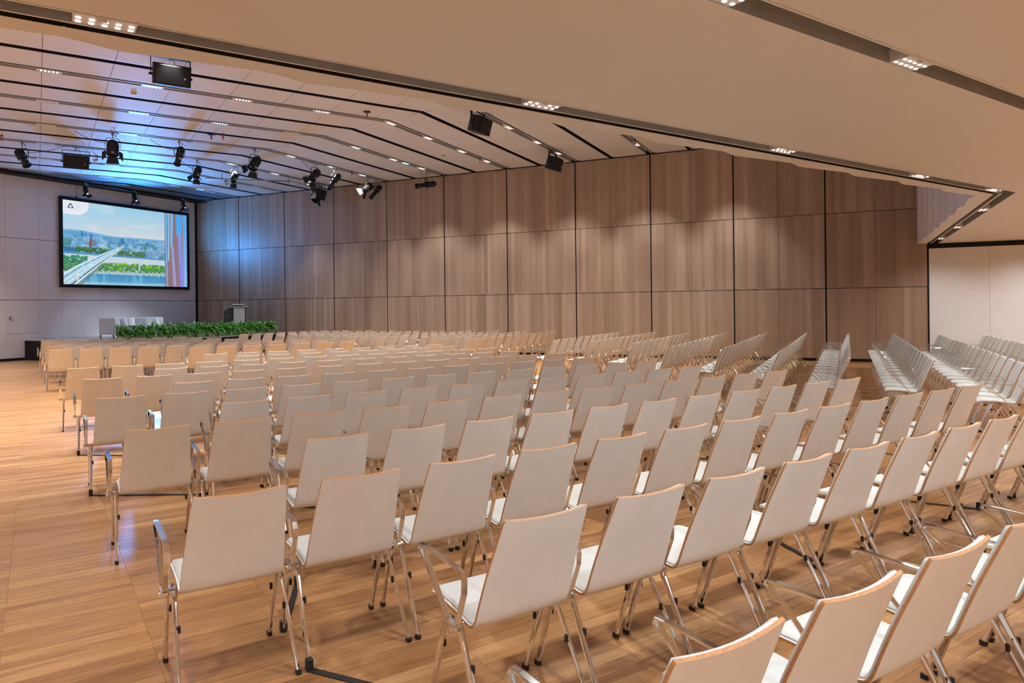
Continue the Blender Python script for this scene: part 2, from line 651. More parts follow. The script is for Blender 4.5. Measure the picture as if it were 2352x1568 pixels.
def build_hall_ceiling():
    roof = MB()
    roof.prism(ROOM, Z_HALL + 0.28, Z_HALL + 0.45)
    ce = roof.build('ceiling', BLACK, kind='structure')
    lines = [(5.45 + 1.2255 * k, (k % 2 == 0)) for k in range(-5, 17)]
    lines[0] = (-1.66, None)
    pan_meshes = []
    for (Xa, ka), (Xb, kb) in zip(lines[:-1], lines[1:]):
        ga = 0.0 if ka is None else (0.105 if ka else 0.045)
        gb = 0.105 if kb else 0.045
        dark = Xa > 22.0
        if Xb > 25.0:
            Xb = 25.0
        xs = [Xa + ga, Xb - gb - 0.17, Xb - gb - 0.10, Xb - gb - 0.04, Xb - gb]
        zs = [0.0, 0.0, 0.006, 0.017, 0.034]
        mt = DARKCEIL if dark else CEIL
        def patch(fa, fb):
            b = MB()
            A = [(*fa(x), Z_HALL + z) for x, z in zip(xs, zs)]
            E_ = [(*fb(x), Z_HALL + z) for x, z in zip(xs, zs)]
            k = b.add(A + E_)
            n = len(xs)
            for i in range(n - 1):
                b.face((k + i, k + n + i, k + n + i + 1, k + i + 1), 0, False)
            top = b.add([(p[0], p[1], Z_HALL + 0.12) for p in (A[0], A[-1], E_[-1], E_[0])])
            b.face((k, k + n - 1, top + 1, top), 1); b.face((k + n - 1, k + 2 * n - 1, top + 2, top + 1), 1)
            b.face((k + 2 * n - 1, k + n, top + 3, top + 2), 1); b.face((k + n, k, top, top + 3), 1)
            b.build('ceiling_panel', [mt, BLACK], ce)
        # beyond the bend: along Y to the wood wall
        step = 2.26 if Xa > 4 else 5.0
        ys = [None]
        y = YW - 0.03 - step
        top_y = max(miter_y(x) for x in xs)
        cuts = [YW - 0.03]
        while y > top_y + 0.4:
            cuts.append(y); y -= step
        for q in range(len(cuts)):
            hi = cuts[q]
            if q + 1 < len(cuts):
                lo = cuts[q + 1]
                patch(lambda x, lo=lo: (-x, lo + 0.003), lambda x, hi=hi: (-x, hi - 0.003))
            else:
                patch(lambda x: (-x, miter_y(x) + 0.004), lambda x, hi=hi: (-x, hi - 0.003))
        # diagonal run
        step = 1.13 if Xa > 5 else 4.52
        k = math.floor((max(s_miter(x) for x in xs) - 0.13) / step)
        smin = min(s_miter(x) for x in xs)
        joints = [0.13 + step * q for q in range(-6, 12) if 0.13 + step * q < smin - 0.3]
        slo = [s_low(x) for x in xs]
        joints = [j for j in joints if j > max(slo) + 0.3]
        segs = [None] + joints + ['m']
        for q in range(len(segs) - 1):
            a, e = segs[q], segs[q + 1]
            fa = (lambda x: diag(x, s_low(x))) if a is None else (lambda x, a=a: diag(x, a + 0.004))
            fb = (lambda x: diag(x, s_miter(x) - 0.004)) if e == 'm' else (lambda x, e=e: diag(x, e - 0.004))
            patch(fa, fb)
    return ce


CEILING = build_hall_ceiling()


def channel(X, z, half, depth, name, flange=0.02):
    """recessed light channel following the strip line X, open downwards"""
    b = MB()
    offs = [(-half - flange, 0, -0.002, 1), (-half, 0, -0.002, 0), (-half, depth, 0, 0), (half, depth, 0, 0), (half, 0, -0.002, 1), (half + flange, 0, -0.002, 1)]
    pts = [[(*p, z + o[1] + o[2]) for p in run_path(X + o[0])] for o in offs]
    for i in range(5):
        mi = 1 if i in (0, 4) else 0
        for k in range(2):
            b.poly([pts[i][k], pts[i][k + 1], pts[i + 1][k + 1], pts[i + 1][k]], mi)
    return b.build(name, [CHANGREY, LAMPWHITE], kind='structure')


tn = 4
HALL_CH = [5.45 + 2.451 * k for k in range(-1, 8)]
for X in HALL_CH:
    channel(X, Z_HALL, 0.078, 0.11, 'trim_%d' % tn); tn += 1
LOW_CH = [-2.0895 - 2.097 * k for k in range(5)]
for X in LOW_CH:
    channel(X, Z_LOW, 0.0755, 0.115, 'trim_%d' % tn, 0.018); tn += 1


def build_low_ceiling():
    b = MB()
    top = [diag(-1.9, S_LEFT), c_rl, c_rr, (XR, YW), (1.9, YW), (1.9, miter_y(-1.9))]
    b.prism(top, Z_LOW + 0.16, Z_LOW + 0.24)
    lc = b.build('ceiling_low', BLACK, kind='structure')
    edges = [(-1.99, -2.012)]
    for k, X in enumerate(LOW_CH):
        hi = X - 0.0775
        lo = LOW_CH[k + 1] + 0.0775 if k + 1 < len(LOW_CH) else X_END
        edges.append((hi, lo))
    for Xa, Xb in edges:
        b = MB()
        A, B_ = run_path(Xa), run_path(Xb)
        for k in range(2):
            b.prism([A[k], A[k + 1], B_[k + 1], B_[k]][::-1], Z_LOW, Z_LOW + 0.14)
        b.build('ceiling_panel', CEIL_LOW, lc)
    # folded soffit strip and folded upright bulkhead above it
    zig = []
    s = 0.418 - 1.117 * 6
    while s < 11.05:
        zig.append(diag(-1.654, s) if s > S_LEFT else diag(-1.654, S_LEFT))
        if s + 0.842 < 11.2:
            zig.append(diag(-1.742, max(s + 0.842, S_LEFT + 0.01)))
        s += 1.117
    zig.append((1.70, miter_y(-1.70)))
    y = 12.42
    while y < YW - 0.3:
        zig.append((1.65, y))
        if y + 0.9 < YW - 0.1:
            zig.append((1.712, y + 0.9))
        y += 1.147
    zig.append((1.69, YW - 0.02))
    inner = [diag(-1.915, S_LEFT), (1.915, miter_y(-1.915)), (1.915, YW - 0.02)]
    b = MB()
    zz = Z_LOW
    n = len(zig)
    mid = next(i for i, p in enumerate(zig) if abs(p[0] - 1.70) < 1e-6)
    for i in range(n - 1):
        p, q = zig[i], zig[i + 1]
        if i < mid:
            f = lambda w_: diag(-1.915, SD[0] * w_[0] + SD[1] * w_[1]) if w_ != zig[mid] else inner[1]
        else:
            f = lambda w_: (1.915, w_[1]) if w_ != zig[mid] else inner[1]
        a, c = f(p), f(q)
        b.poly([(*p, zz), (*q, zz), (*c, zz), (*a, zz)])
        b.poly([(*a, zz + 0.004), (*c, zz + 0.004), (*c, zz + 0.15), (*a, zz + 0.15)], 1)
    b.build('soffit', [CEIL_LOW, BLACK], lc)
    wb = MB()
    wb.prism([diag(-1.90, S_LEFT), (1.90, miter_y(-1.90)), (1.90, YW), (1.80, YW), (1.80, miter_y(-1.80)), diag(-1.80, S_LEFT)], Z_LOW + 0.16, Z_HALL + 0.2)
    wo = wb.build('wall_bulkhead', BLACK, kind='structure')
    for i in range(n - 1):
        p, q = zig[i], zig[i + 1]
        d = Vector((q[0] - p[0], q[1] - p[1]))
        if d.length < 0.02:
            continue
        d.normalize()
        nn = Vector((d.y, -d.x)) * 0.02
        b = MB()
        g = 0.002
        P = (p[0] + d.x * g, p[1] + d.y * g); Q = (q[0] - d.x * g, q[1] - d.y * g)
        b.prism([P, Q, (Q[0] + nn.x, Q[1] + nn.y), (P[0] + nn.x, P[1] + nn.y)][::-1], Z_LOW + 0.001, Z_HALL + 0.1)
        b.build('panel', BULK, wo)


build_low_ceiling()

# ------------------------------------------------------------------ ceiling lights
def ceiling_light(p, ang, z, label, state, watts, detailed, size=(0.50, 0.15), group=None, cone=82, led_n=5, col=LAMP_COL):
    t_ = thing('ceiling_light', label, 'ceiling light', (p[0], p[1], z), ang, group)
    b = MB()
    b.bevbox((0, 0, 0.045), (size[0], size[1], 0.085), 0.004)
    b.build('housing', LAMPWHITE, t_)
    led = {'on': LED_ON, 'off': LED_OFF, 'blue': LED_BLUE}[state]
    if detailed:
        b = MB()
        b.bevbox((0, 0, 0), (0.026, 0.017, 0.008), 0.002)
        me = b.mesh('led', led)
        for i in range(led_n):
            for j in (-1, 1):
                obj('led', me, t_, ((i - (led_n - 1) / 2) * 0.062, j * 0.028 + 0.012, 0.001))
        b = MB()
        b.box((-0.02, -0.052, -0.004), (0.05, 0.018, 0.02))
        b.build('sensor', LAMPWHITE, t_)
    else:
        b = MB()
        for i in range(led_n):
            for j in (-1, 1):
                b.box(((i - (led_n - 1) / 2) * 0.066, j * 0.032, 0.0), (0.022, 0.013, 0.008))
        b.build('led_array', led, t_, kind='stuff')
    if state == 'on' and watts:
        spot('lamp', t_, (0, 0, -0.015), (0, 0, -1), watts, col, cone, 0.55 if cone < 100 else 1.0, 0.09)
    elif state == 'blue':
        spot('lamp', t_, (0, 0, -0.015), (0, 0, -1), watts * 0.03, BLUE, 120, 0.8, 0.05)
    return t_


ang_d = math.atan2(SD[1], SD[0])
ang_y = math.pi / 2
ci = 0
for X in HALL_CH:
    ci += 1
    # beyond the bend
    ys = [y for y in (20.05, 18.42, 16.55, 14.8) if y > miter_y(X) + 0.15]
    n_ = 0
    for y in ys:
        n_ += 1
        ceiling_light((-X, y), ang_y, Z_HALL, 'LED ceiling light, %s from the wood wall in hall ceiling channel %s' % (ORD[n_], ORD[ci]),
                      'on' if X < 19 else 'off', HALL_W, False, (0.42, 0.14), 'lights in the hall ceiling channels')
    lit = {10.352: 'on', 7.901: 'on', 5.45: 'on', 2.999: 'on'}.get(round(X, 3), 'off')
    for q, s in enumerate((-4.9, -3.15, -1.4, 0.25, 2.05, 3.85, 5.65, 7.4)):
        if s > s_miter(X) - 0.35 or s < s_low(X) + 0.4:
            continue
        state = lit
        if abs(X - 12.803) < 0.01 and q == 5:
            state = 'blue'
        if 12 < X < 21 and s < 0:
            state = 'on'
        p = diag(X, s)
        n_ += 1
        ceiling_light(p, ang_d, Z_HALL, 'LED ceiling light, %s from the wood wall in hall ceiling channel %s' % (ORD[n_], ORD[ci]),
                      state, HALL_W, False, (0.42, 0.14), 'lights in the hall ceiling channels')
p = (-12.8, 19.08)
ceiling_light(p, ang_y, Z_HALL, 'blue lit LED bar between white lights near the wood wall', 'blue', HALL_W, False, (0.3, 0.1))
for p, a_, lb in (((-22.75, 16.1), ang_d, 'blue lit LED bar in the dark ceiling left above the screen'), ((-22.5, 19.45), ang_y, 'blue lit LED bar in the dark ceiling right above the screen')):
    ceiling_light(p, a_, Z_HALL, lb, 'blue', HALL_W, False, (0.4, 0.1))

n_ = 0
for s in (-5.5, -2.6, 0.32, 3.226, 6.25, 8.97, 10.99):
    n_ += 1
    ceiling_light(diag(LOW_CH[0], s), ang_d, Z_LOW, 'white LED light, %s from the left in the slot beside the soffit edge' % ORD[n_], 'on', LOW_W, True,
                  (0.30, 0.15), 'lights in the low ceiling slots', 150)
n_ = 0
for y in (14.1, 17.1, 19.9):
    n_ += 1
    ceiling_light((-LOW_CH[0], y), ang_y, Z_LOW, 'white LED light, %s from the corner in the low slot towards the white wall' % ORD[n_], 'on', LOW_W, True,
                  (0.30, 0.15), 'lights in the low ceiling slots', 150)
for k, X in enumerate(LOW_CH[1:]):
    n_ = 0
    for s in (-4.3, -1.3, 1.7, 4.70, 7.7, 10.7):
        if k == 0 and s == 1.7:
            s = 2.85
        if s > s_miter(X) - 0.2:
            continue
        n_ += 1
        ceiling_light(diag(X, s), ang_d, Z_LOW, 'white LED light, %s from the left in low ceiling slot %s above the camera' % (ORD[n_], ORD[k + 1]), 'on', LOW_W * (1.0 if k == 0 else 1.5), k == 0,
                      (0.30, 0.15), 'lights in the low ceiling slots', 150, 5, LAMP_COL if k == 0 else REAR_COL)  # unseen rear slots boosted and tinted cool to brighten the nearest chair backs
    for y in ((12.4, 13.9, 15.4, 16.9, 18.4, 20.1) if k < 2 else (13.6, 16.6, 20.1)):  # out of view; denser in the nearer slots, added to brighten right-block backs
        n_ += 1
        ceiling_light((-X, y), ang_y, Z_LOW, 'unseen white LED light, %s in low ceiling slot %s right of the bend' % (ORD[n_], ORD[k + 1]), 'on', LOW_W, False,
                      (0.30, 0.15), 'lights in the low ceiling slots', 150)

# ------------------------------------------------------------------ chairs
PITCH = 0.529


def catmull(P, n):
    P = [np.array(p, float) for p in P]
    P = [2 * P[0] - P[1]] + P + [2 * P[-1] - P[-2]]
    segs = len(P) - 3
    out = []
    for i in range(n + 1):
        u = i / n * segs
        k = min(int(u), segs - 1)
        f = u - k
        p0, p1, p2, p3 = P[k:k + 4]
        out.append(0.5 * ((2 * p1) + (-p0 + p2) * f + (2 * p0 - 5 * p1 + 4 * p2 - p3) * f * f + (-p0 + 3 * p1 - 3 * p2 + p3) * f ** 3))
    return out


# side profile of the bent plywood shell (forward y, height z), half width, sideways dish
PROFILE = [(0.068, 0.405, 0.188, 0.0), (0.052, 0.421, 0.200, 0.0), (0.01, 0.428, 0.205, 0.0), (-0.09, 0.425, 0.207, 0.002), (-0.19, 0.414, 0.208, 0.004),
           (-0.265, 0.404, 0.212, 0.004), (-0.305, 0.408, 0.213, 0.005), (-0.330, 0.432, 0.213, 0.006), (-0.352, 0.485, 0.211, 0.008), (-0.387, 0.575, 0.206, 0.011),
           (-0.426, 0.667, 0.200, 0.014), (-0.467, 0.758, 0.193, 0.016), (-0.498, 0.826, 0.188, 0.018), (-0.506, 0.843, 0.184, 0.018)]


def shell_surface(nu, nv, off, us, v0=0.0, v1=1.0):
    C = catmull(PROFILE, 60)
    n = len(C) - 1
    rows = []
    for j in range(nv + 1):
        v = (v0 + (v1 - v0) * j / nv) * n
        k = min(int(v), n - 1)
        f = v - k
        y, z, w, d = C[k] * (1 - f) + C[k + 1] * f
        dy, dz = (C[k + 1] - C[k])[:2]
        l = math.hypot(dy, dz)
        ny, nz = dz / l, -dy / l          # rear / underside normal flipped below
        row = []
        for i in range(nu + 1):
            u = -1 + 2 * i / nu
            fwd = d * (u * u - 0.35)
            # inner side normal: up for the seat, forward for the back
            row.append((u * w * us, y + ny * (off + fwd), z + nz * (off + fwd)))
        rows.append(row)
    return rows


def grid_faces(b, rows, mi, flip):
    nu = len(rows[0])
    k = b.add([p for r in rows for p in r])
    for j in range(len(rows) - 1):
        for i in range(nu - 1):
            q = (k + j * nu + i, k + j * nu + i + 1, k + (j + 1) * nu + i + 1, k + (j + 1) * nu + i)
            b.face(q[::-1] if flip else q, mi, True)


def rim(rows):
    return rows[0] + [r[-1] for r in rows[1:]] + rows[-1][-2::-1] + [r[0] for r in rows[-2:0:-1]]


def shell_mesh(nu, nv, name):
    b = MB()
    lo = shell_surface(nu, nv, -0.0055, 1.0)
    hi = shell_surface(nu, nv, 0.0055, 1.0)
    # which side is inner: the profile normal (dz,-dy) points forward on the back, up on the seat when walking rearward-up
    grid_faces(b, lo, 0, False)
    grid_faces(b, hi, 0, True)
    a, c = rim(lo), rim(hi)
    k = b.add(a + c)
    n = len(a)
    for i in range(n):
        j = (i + 1) % n
        b.face((k + i, k + n + i, k + n + j, k + j), 1, False)
    return b.mesh(name, [LAMINATE, PLYEDGE])


def pad_mesh(nu, nv, name):
    b = MB()
    base = shell_surface(nu, nv, 0.006, 0.96, 0.01, 0.955)
    mid = shell_surface(nu, nv, 0.014, 0.955, 0.012, 0.953)
    top = shell_surface(nu, nv, 0.020, 0.90, 0.03, 0.93)
    grid_faces(b, top, 0, True)
    a, c, d = rim(base), rim(mid), rim(top)
    for r0, r1 in ((a, c), (c, d)):
        k = b.add(r0 + r1)
        n = len(r0)
        for i in range(n):
            j = (i + 1) % n
            b.face((k + i, k + n + i, k + n + j, k + j), 0, True)
    return b.mesh(name, PADWHITE)


def chair_meshes():
    R = {}
    R['shell'] = shell_mesh(8, 26, 'chair_shell')
    R['pad'] = pad_mesh(8, 22, 'chair_pad')
    R['shell_mid'] = shell_mesh(4, 14, 'chair_shell_mid')
    R['pad_mid'] = pad_mesh(4, 12, 'chair_pad_mid')
    for sx, tagx in ((-1, 'l'), (1, 'r')):
        b = MB()
        b.sweep([(sx * 0.222, -0.175, 0.400), (sx * 0.236, -0.150, 0.385), (sx * 0.238, -0.125, 0.345), (sx * 0.231, 0.0, 0.012)], 0.026, 0.017, (0.2 * sx, 1, 0.2))
        R['leg_f' + tagx] = b.mesh('chair_leg', CHROME)
        b = MB()
        b.sweep([(sx * 0.205, -0.205, 0.402), (sx * 0.222, -0.232, 0.392), (sx * 0.226, -0.255, 0.355), (sx * 0.240, -0.452, 0.012)], 0.026, 0.017, (0.2 * sx, 1, 0.4))
        R['leg_r' + tagx] = b.mesh('chair_leg', CHROME)
        for q, (x, y) in (('f', (0.231, 0.0)), ('r', (0.240, -0.452))):
            b = MB()
            b.bevbox((sx * x, y, 0.0122), (0.021, 0.033, 0.024), 0.003)
            R['foot_' + q + tagx] = b.mesh('chair_foot', RUBBER)
        b = MB()
        b.bevbox((sx * 0.218, -0.093, 0.275), (0.012, 0.016, 0.032), 0.003)
        R['clip_f' + tagx] = b.mesh('chair_clip', RUBBER)
        b = MB()
        b.bevbox((sx * 0.217, -0.318, 0.262), (0.012, 0.016, 0.032), 0.003)
        R['clip_r' + tagx] = b.mesh('chair_clip', RUBBER)
    b = MB()
    x = -0.2645
    b.sweep([(x, -0.205, 0.425), (x, -0.165, 0.47), (x, -0.05, 0.585), (x, 0.018, 0.630), (x, 0.010, 0.646), (x, -0.03, 0.648),
             (x, -0.30, 0.640), (x, -0.332, 0.630), (x, -0.345, 0.605), (x, -0.342, 0.560), (x, -0.285, 0.425)], 0.024, 0.009, (1, 0, 0), cham=0.2)
    R['arm'] = b.mesh('chair_arm', CHROME)
    b = MB()
    b.bevbox((x, -0.245, 0.414), (0.03, 0.11, 0.026), 0.006)
    b.bevbox((x + 0.024, -0.235, 0.402), (0.05, 0.03, 0.02), 0.005)
    b.cyl((x - 0.022, -0.262, 0.405), (x + 0.0, -0.262, 0.405), 0.014, 0.011, 10)
    R['bracket'] = b.mesh('chair_bracket', CHROME)
    b = MB()
    for y in (-0.178, -0.232):
        b.cyl((-0.222, y, 0.398), (0.222, y, 0.398), 0.0085, seg=10)
    b.box((0, -0.205, 0.398), (0.06, 0.05, 0.008))
    R['bar'] = b.mesh('chair_crossbar', CHROME)
    return R


CM = chair_meshes()


def build_chair(x, y, rz, label, group, level):
    t_ = thing('conference_chair', label, 'chair', (x, y, 0), rz, group)
    hi = level == 0
    obj('seat_shell', CM['shell' if hi else 'shell_mid'], t_)
    obj('upholstery', CM['pad' if hi else 'pad_mid'], t_)
    for q in ('fl', 'fr', 'rl', 'rr'):
        l = obj('leg', CM['leg_' + q], t_)
        if level < 2:
            obj('rubber_foot', CM['foot_' + q], l)
        if level < 1 or (level < 2 and q[0] == 'r'):
            obj('linking_clip', CM['clip_' + q], l)
    a = obj('armrest', CM['arm'], t_)
    if level < 2:
        obj('bracket', CM['bracket'], a)
        obj('crossbar', CM['bar'], t_)
    return t_


# (world x, world y of the front-feet centre, heading, label, group)
chairs = []
rzA = math.atan2(RS[1], RS[0])


def add_A(t, s, label, group):
    t += 0.508
    chairs.append((RS[0] * s + RN[0] * t, RS[1] * s + RN[1] * t, rzA, label, group))


def add_B(xt, y, label, group):
    chairs.append((xt - 0.508, y, math.pi / 2, label, group))


A_REAR = [(1.05, 2.42, 12.5), (2.08, 2.86, 12.9), (3.06, 1.24, 13.3), (4.06, 2.69, 12.8), (5.06, 1.09, 13.15), (6.085, 2.55, 12.6), (7.09, 0.98, 13.1),
          (8.09, 2.39, 12.5), (9.18, 0.92, 13.0), (10.19, 2.5, 12.6), (11.13, 0.69, 12.8), (12.19, 5.16, 12.3), (13.07, 4.55, 12.65)]
for k, (t, a, e) in enumerate(A_REAR):
    ph, n_ = a, 0
    while ph < e:
        n_ += 1
        add_A(t, ph * PITCH, 'cream chrome-legged chair, %s seat from left aisle, %s left-block row behind cross aisle' % (ORD[n_], ORD[13 - k]), 'chairs of the rear left block')
        ph += 1.0
B_REAR = [(2.89, 11.2, 19.47), (1.97, 9.9, 19.25), (1.04, 10.75, 19.5), (0.04, 10.52, 19.6), (-0.94, 11.64, 20.0), (-1.92, 12.41, 19.8), (-2.91, 12.84, 20.03),
          (-3.91, 13.69, 19.7), (-4.95, 14.23, 20.05), (-5.96, 14.79, 19.9)]
for k, (x, a, e) in enumerate(B_REAR):
    y, n_ = e - 0.177, 0
    while y > a + 0.05:
        n_ += 1
        add_B(x, y, 'cream chrome-legged chair, %s seat from wood wall, %s right-block row behind cross aisle' % (ORD[n_], ORD[10 - k]), 'chairs of the rear right block')
        y -= PITCH
A_FRONT = [(15.76, 4.87, None), (16.78, 0.30, None), (17.74, 0.75, None), (18.70, 0.20, None), (19.66, 0.60, None), (20.62, 0.08, None), (21.6, 0.47, None), (22.5, -0.05, None)]
for k, (t, a, e) in enumerate(A_FRONT):
    ph, n_ = a, 0
    while True:
        s = ph * PITCH
        x, y = RS[0] * s + RN[0] * t, RS[1] * s + RN[1] * t
        if y > 13.25 + 0.2 * (-10.4 - x) or x < -19.2 and ph > 1:
            break
        n_ += 1
        add_A(t, s, 'cream chrome-legged chair, %s seat from left, %s front-left row ahead of cross aisle' % (ORD[n_], ORD[k + 1]), 'chairs of the front left block')
        ph += 1.0
for k in range(10):
    x = -8.1 - 1.0 * k
    y, n_ = 20.3 - 0.177, 0
    while y > 14.75 + 0.2 * max(0, -9.5 - x):
        n_ += 1
        add_B(x, y, 'cream chrome-legged chair, %s seat from wood wall, %s front-right row ahead of cross aisle' % (ORD[n_], ORD[k + 1]), 'chairs of the front right block')
        y -= PITCH


def in_view(x, y):
    best = None
    for z in (0.1, 0.85):
        p = project((x, y, z))
        if p is None:
            continue
        if -140 < p[0] < 2500 and p[1] < 1900:
            best = p[2]
    return best


seen, unseen = [], []
for c in chairs:
    d = in_view(c[0], c[1])
    (seen if d else unseen).append((d, c))
seen.sort(key=lambda q: q[0])
for d, c in seen[:300]:
    build_chair(*c, 0 if d < 6.5 else (1 if d < 11 else 2))
far = MB()
simple = MB()
grid_faces(simple, shell_surface(3, 10, -0.0055, 1.0), 0, False)
grid_faces(simple, shell_surface(3, 10, 0.0055, 1.0), 0, True)
ra, rb = rim(shell_surface(3, 10, -0.0055, 1.0)), rim(shell_surface(3, 10, 0.0055, 1.0))
kk = simple.add(ra + rb)
for i in range(len(ra)):
    j = (i + 1) % len(ra)
    simple.face((kk + i, kk + len(ra) + i, kk + len(ra) + j, kk + j), 1)
grid_faces(simple, shell_surface(3, 10, 0.018, 0.95, 0.02, 0.95), 2, True)
for sx in (-1, 1):
    simple.sweep([(sx * 0.222, -0.165, 0.40), (sx * 0.231, 0.0, 0.0)], 0.022, 0.014, (0, 1, 0.2), 3)
    simple.sweep([(sx * 0.205, -0.22, 0.40), (sx * 0.240, -0.452, 0.0)], 0.022, 0.014, (0, 1, 0.4), 3)
simple.sweep([(-0.2645, -0.205, 0.42), (-0.2645, 0.014, 0.64), (-0.2645, -0.33, 0.635), (-0.2645, -0.285, 0.42)], 0.024, 0.009, (1, 0, 0), 3)
for d, c in seen[300:]:
    rot = Matrix.Rotation(c[2], 3, 'Z')
    k = far.add([rot @ Vector(v) + Vector((c[0], c[1], 0)) for v in simple.v])
    for f, m_, s_ in zip(simple.f, simple.m, simple.sm):
        far.face([k + i for i in f], m_, s_)
if far.v:
    o = far.build('conference_chairs_far', [LAMINATE, PLYEDGE, PADWHITE, CHROME], kind='stuff')
    tag(o, 'distant rows of cream chrome-legged chairs in front of the stage', 'chairs')
print('chairs', len(chairs), 'seen', len(seen))

# ------------------------------------------------------------------ row spacing bars on the floor
def chair_point(c, lx, ly):
    r = Matrix.Rotation(c[2], 2)
    v = r @ Vector((lx, ly))
    return (c[0] + v.x, c[1] + v.y)


def link_bar(rear, front, which, label):
    """black bar from the rear foot of one chair to the front foot of a chair in the row behind"""
    p = chair_point(rear, -0.24, -0.452)
    q = chair_point(front, -0.231 if which == 'l' else 0.231, 0.0)
    t_ = thing('row_spacing_bar', label, 'spacing bar', (p[0], p[1], 0), 0, 'row spacing bars on the floor')
    d = (q[0] - p[0], q[1] - p[1])
    b = MB()
    b.sweep([(0, 0, 0.006), (d[0], d[1], 0.006)], 0.032, 0.006, (-d[1], d[0], 0))
    b.build('bar', RUBBER, t_)
    for e in ((0, 0), d):
        b = MB()
        b.bevbox((e[0], e[1], 0.028), (0.030, 0.034, 0.056), 0.004, Matrix.Rotation(rear[2], 3, 'Z'))
        b.build('boot', RUBBER, t_)


def find(label_part):
    return next(c for c in chairs if label_part in c[3])


LB = 'cream chrome-legged chair, %s seat from left aisle, %s left-block row behind cross aisle'
by_label = {c[3]: c for c in chairs}


def row_chair(seat, k):
    return by_label.get(LB % (ORD[seat], ORD[13 - k]))


for rk, rs, fs, side in ((2, 2, 1, 'l'), (3, 1, 2, 'l'), (5, 1, 3, 'r'), (3, 10, 10, 'l'), (4, 11, 9, 'r'), (2, 11, 9, 'r'), (2, 8, 6, 'l'), (6, 1, 1, 'l'), (8, 1, 1, 'l')):
    r_, f_ = row_chair(rs, rk), row_chair(fs, rk - 1)
    if r_ and f_:
        link_bar(r_, f_, side, 'black row spacing bar at the %s seat of the %s left-block row' % (ORD[rs], ORD[13 - rk]))

# ------------------------------------------------------------------ stage
ST_X, ST_Y0, ST_Y1, ST_Z = -20.0, 14.42, 21.32, 0.68
stage = thing('stage', 'low stage with black pleated skirt below the screen', 'stage', ((XS + ST_X) / 2, (ST_Y0 + ST_Y1) / 2, 0))
b = MB()
b.bevbox((0, 0, ST_Z - 0.03), (ST_X - XS - 0.05, ST_Y1 - ST_Y0, 0.06), 0.006)
b.build('deck', STAGETOP, stage)


def skirt(p, q):
    b = MB()
    d = Vector((q[0] - p[0], q[1] - p[1]))
    n_ = int(d.length / 0.035)
    d.normalize()
    nn = Vector((d.y, -d.x))
    pts = []
    for i in range(n_ + 1):
        u = i * 0.035
        w_ = 0.012 * math.sin(i * 1.7) + 0.006 * math.sin(i * 0.61)
        pts.append((p[0] + d.x * u + nn.x * (0.02 + w_), p[1] + d.y * u + nn.y * (0.02 + w_)))
    for a, e in zip(pts[:-1], pts[1:]):
        b.poly([(*a, 0.004), (*e, 0.004), (*e, ST_Z - 0.03), (*a, ST_Z - 0.03)])
    o = b.build('skirt', SKIRT, stage)
    o.matrix_parent_inverse = Matrix.Translation(-stage.location)


skirt((XS + 0.05, ST_Y0), (ST_X, ST_Y0))
skirt((ST_X, ST_Y0), (ST_X, ST_Y1))
b = MB()
b.box((0, 0, (ST_Z - 0.07) / 2 + 0.004), (ST_X - XS - 0.2, ST_Y1 - ST_Y0 - 0.1, ST_Z - 0.08))
b.build('substructure', SKIRT, stage)

# ------------------------------------------------------------------ projected picture and screen
SY0, SY1, SZ0, SZ1, SXF = 15.53, 20.92, 2.47, 5.68, XS + 0.15


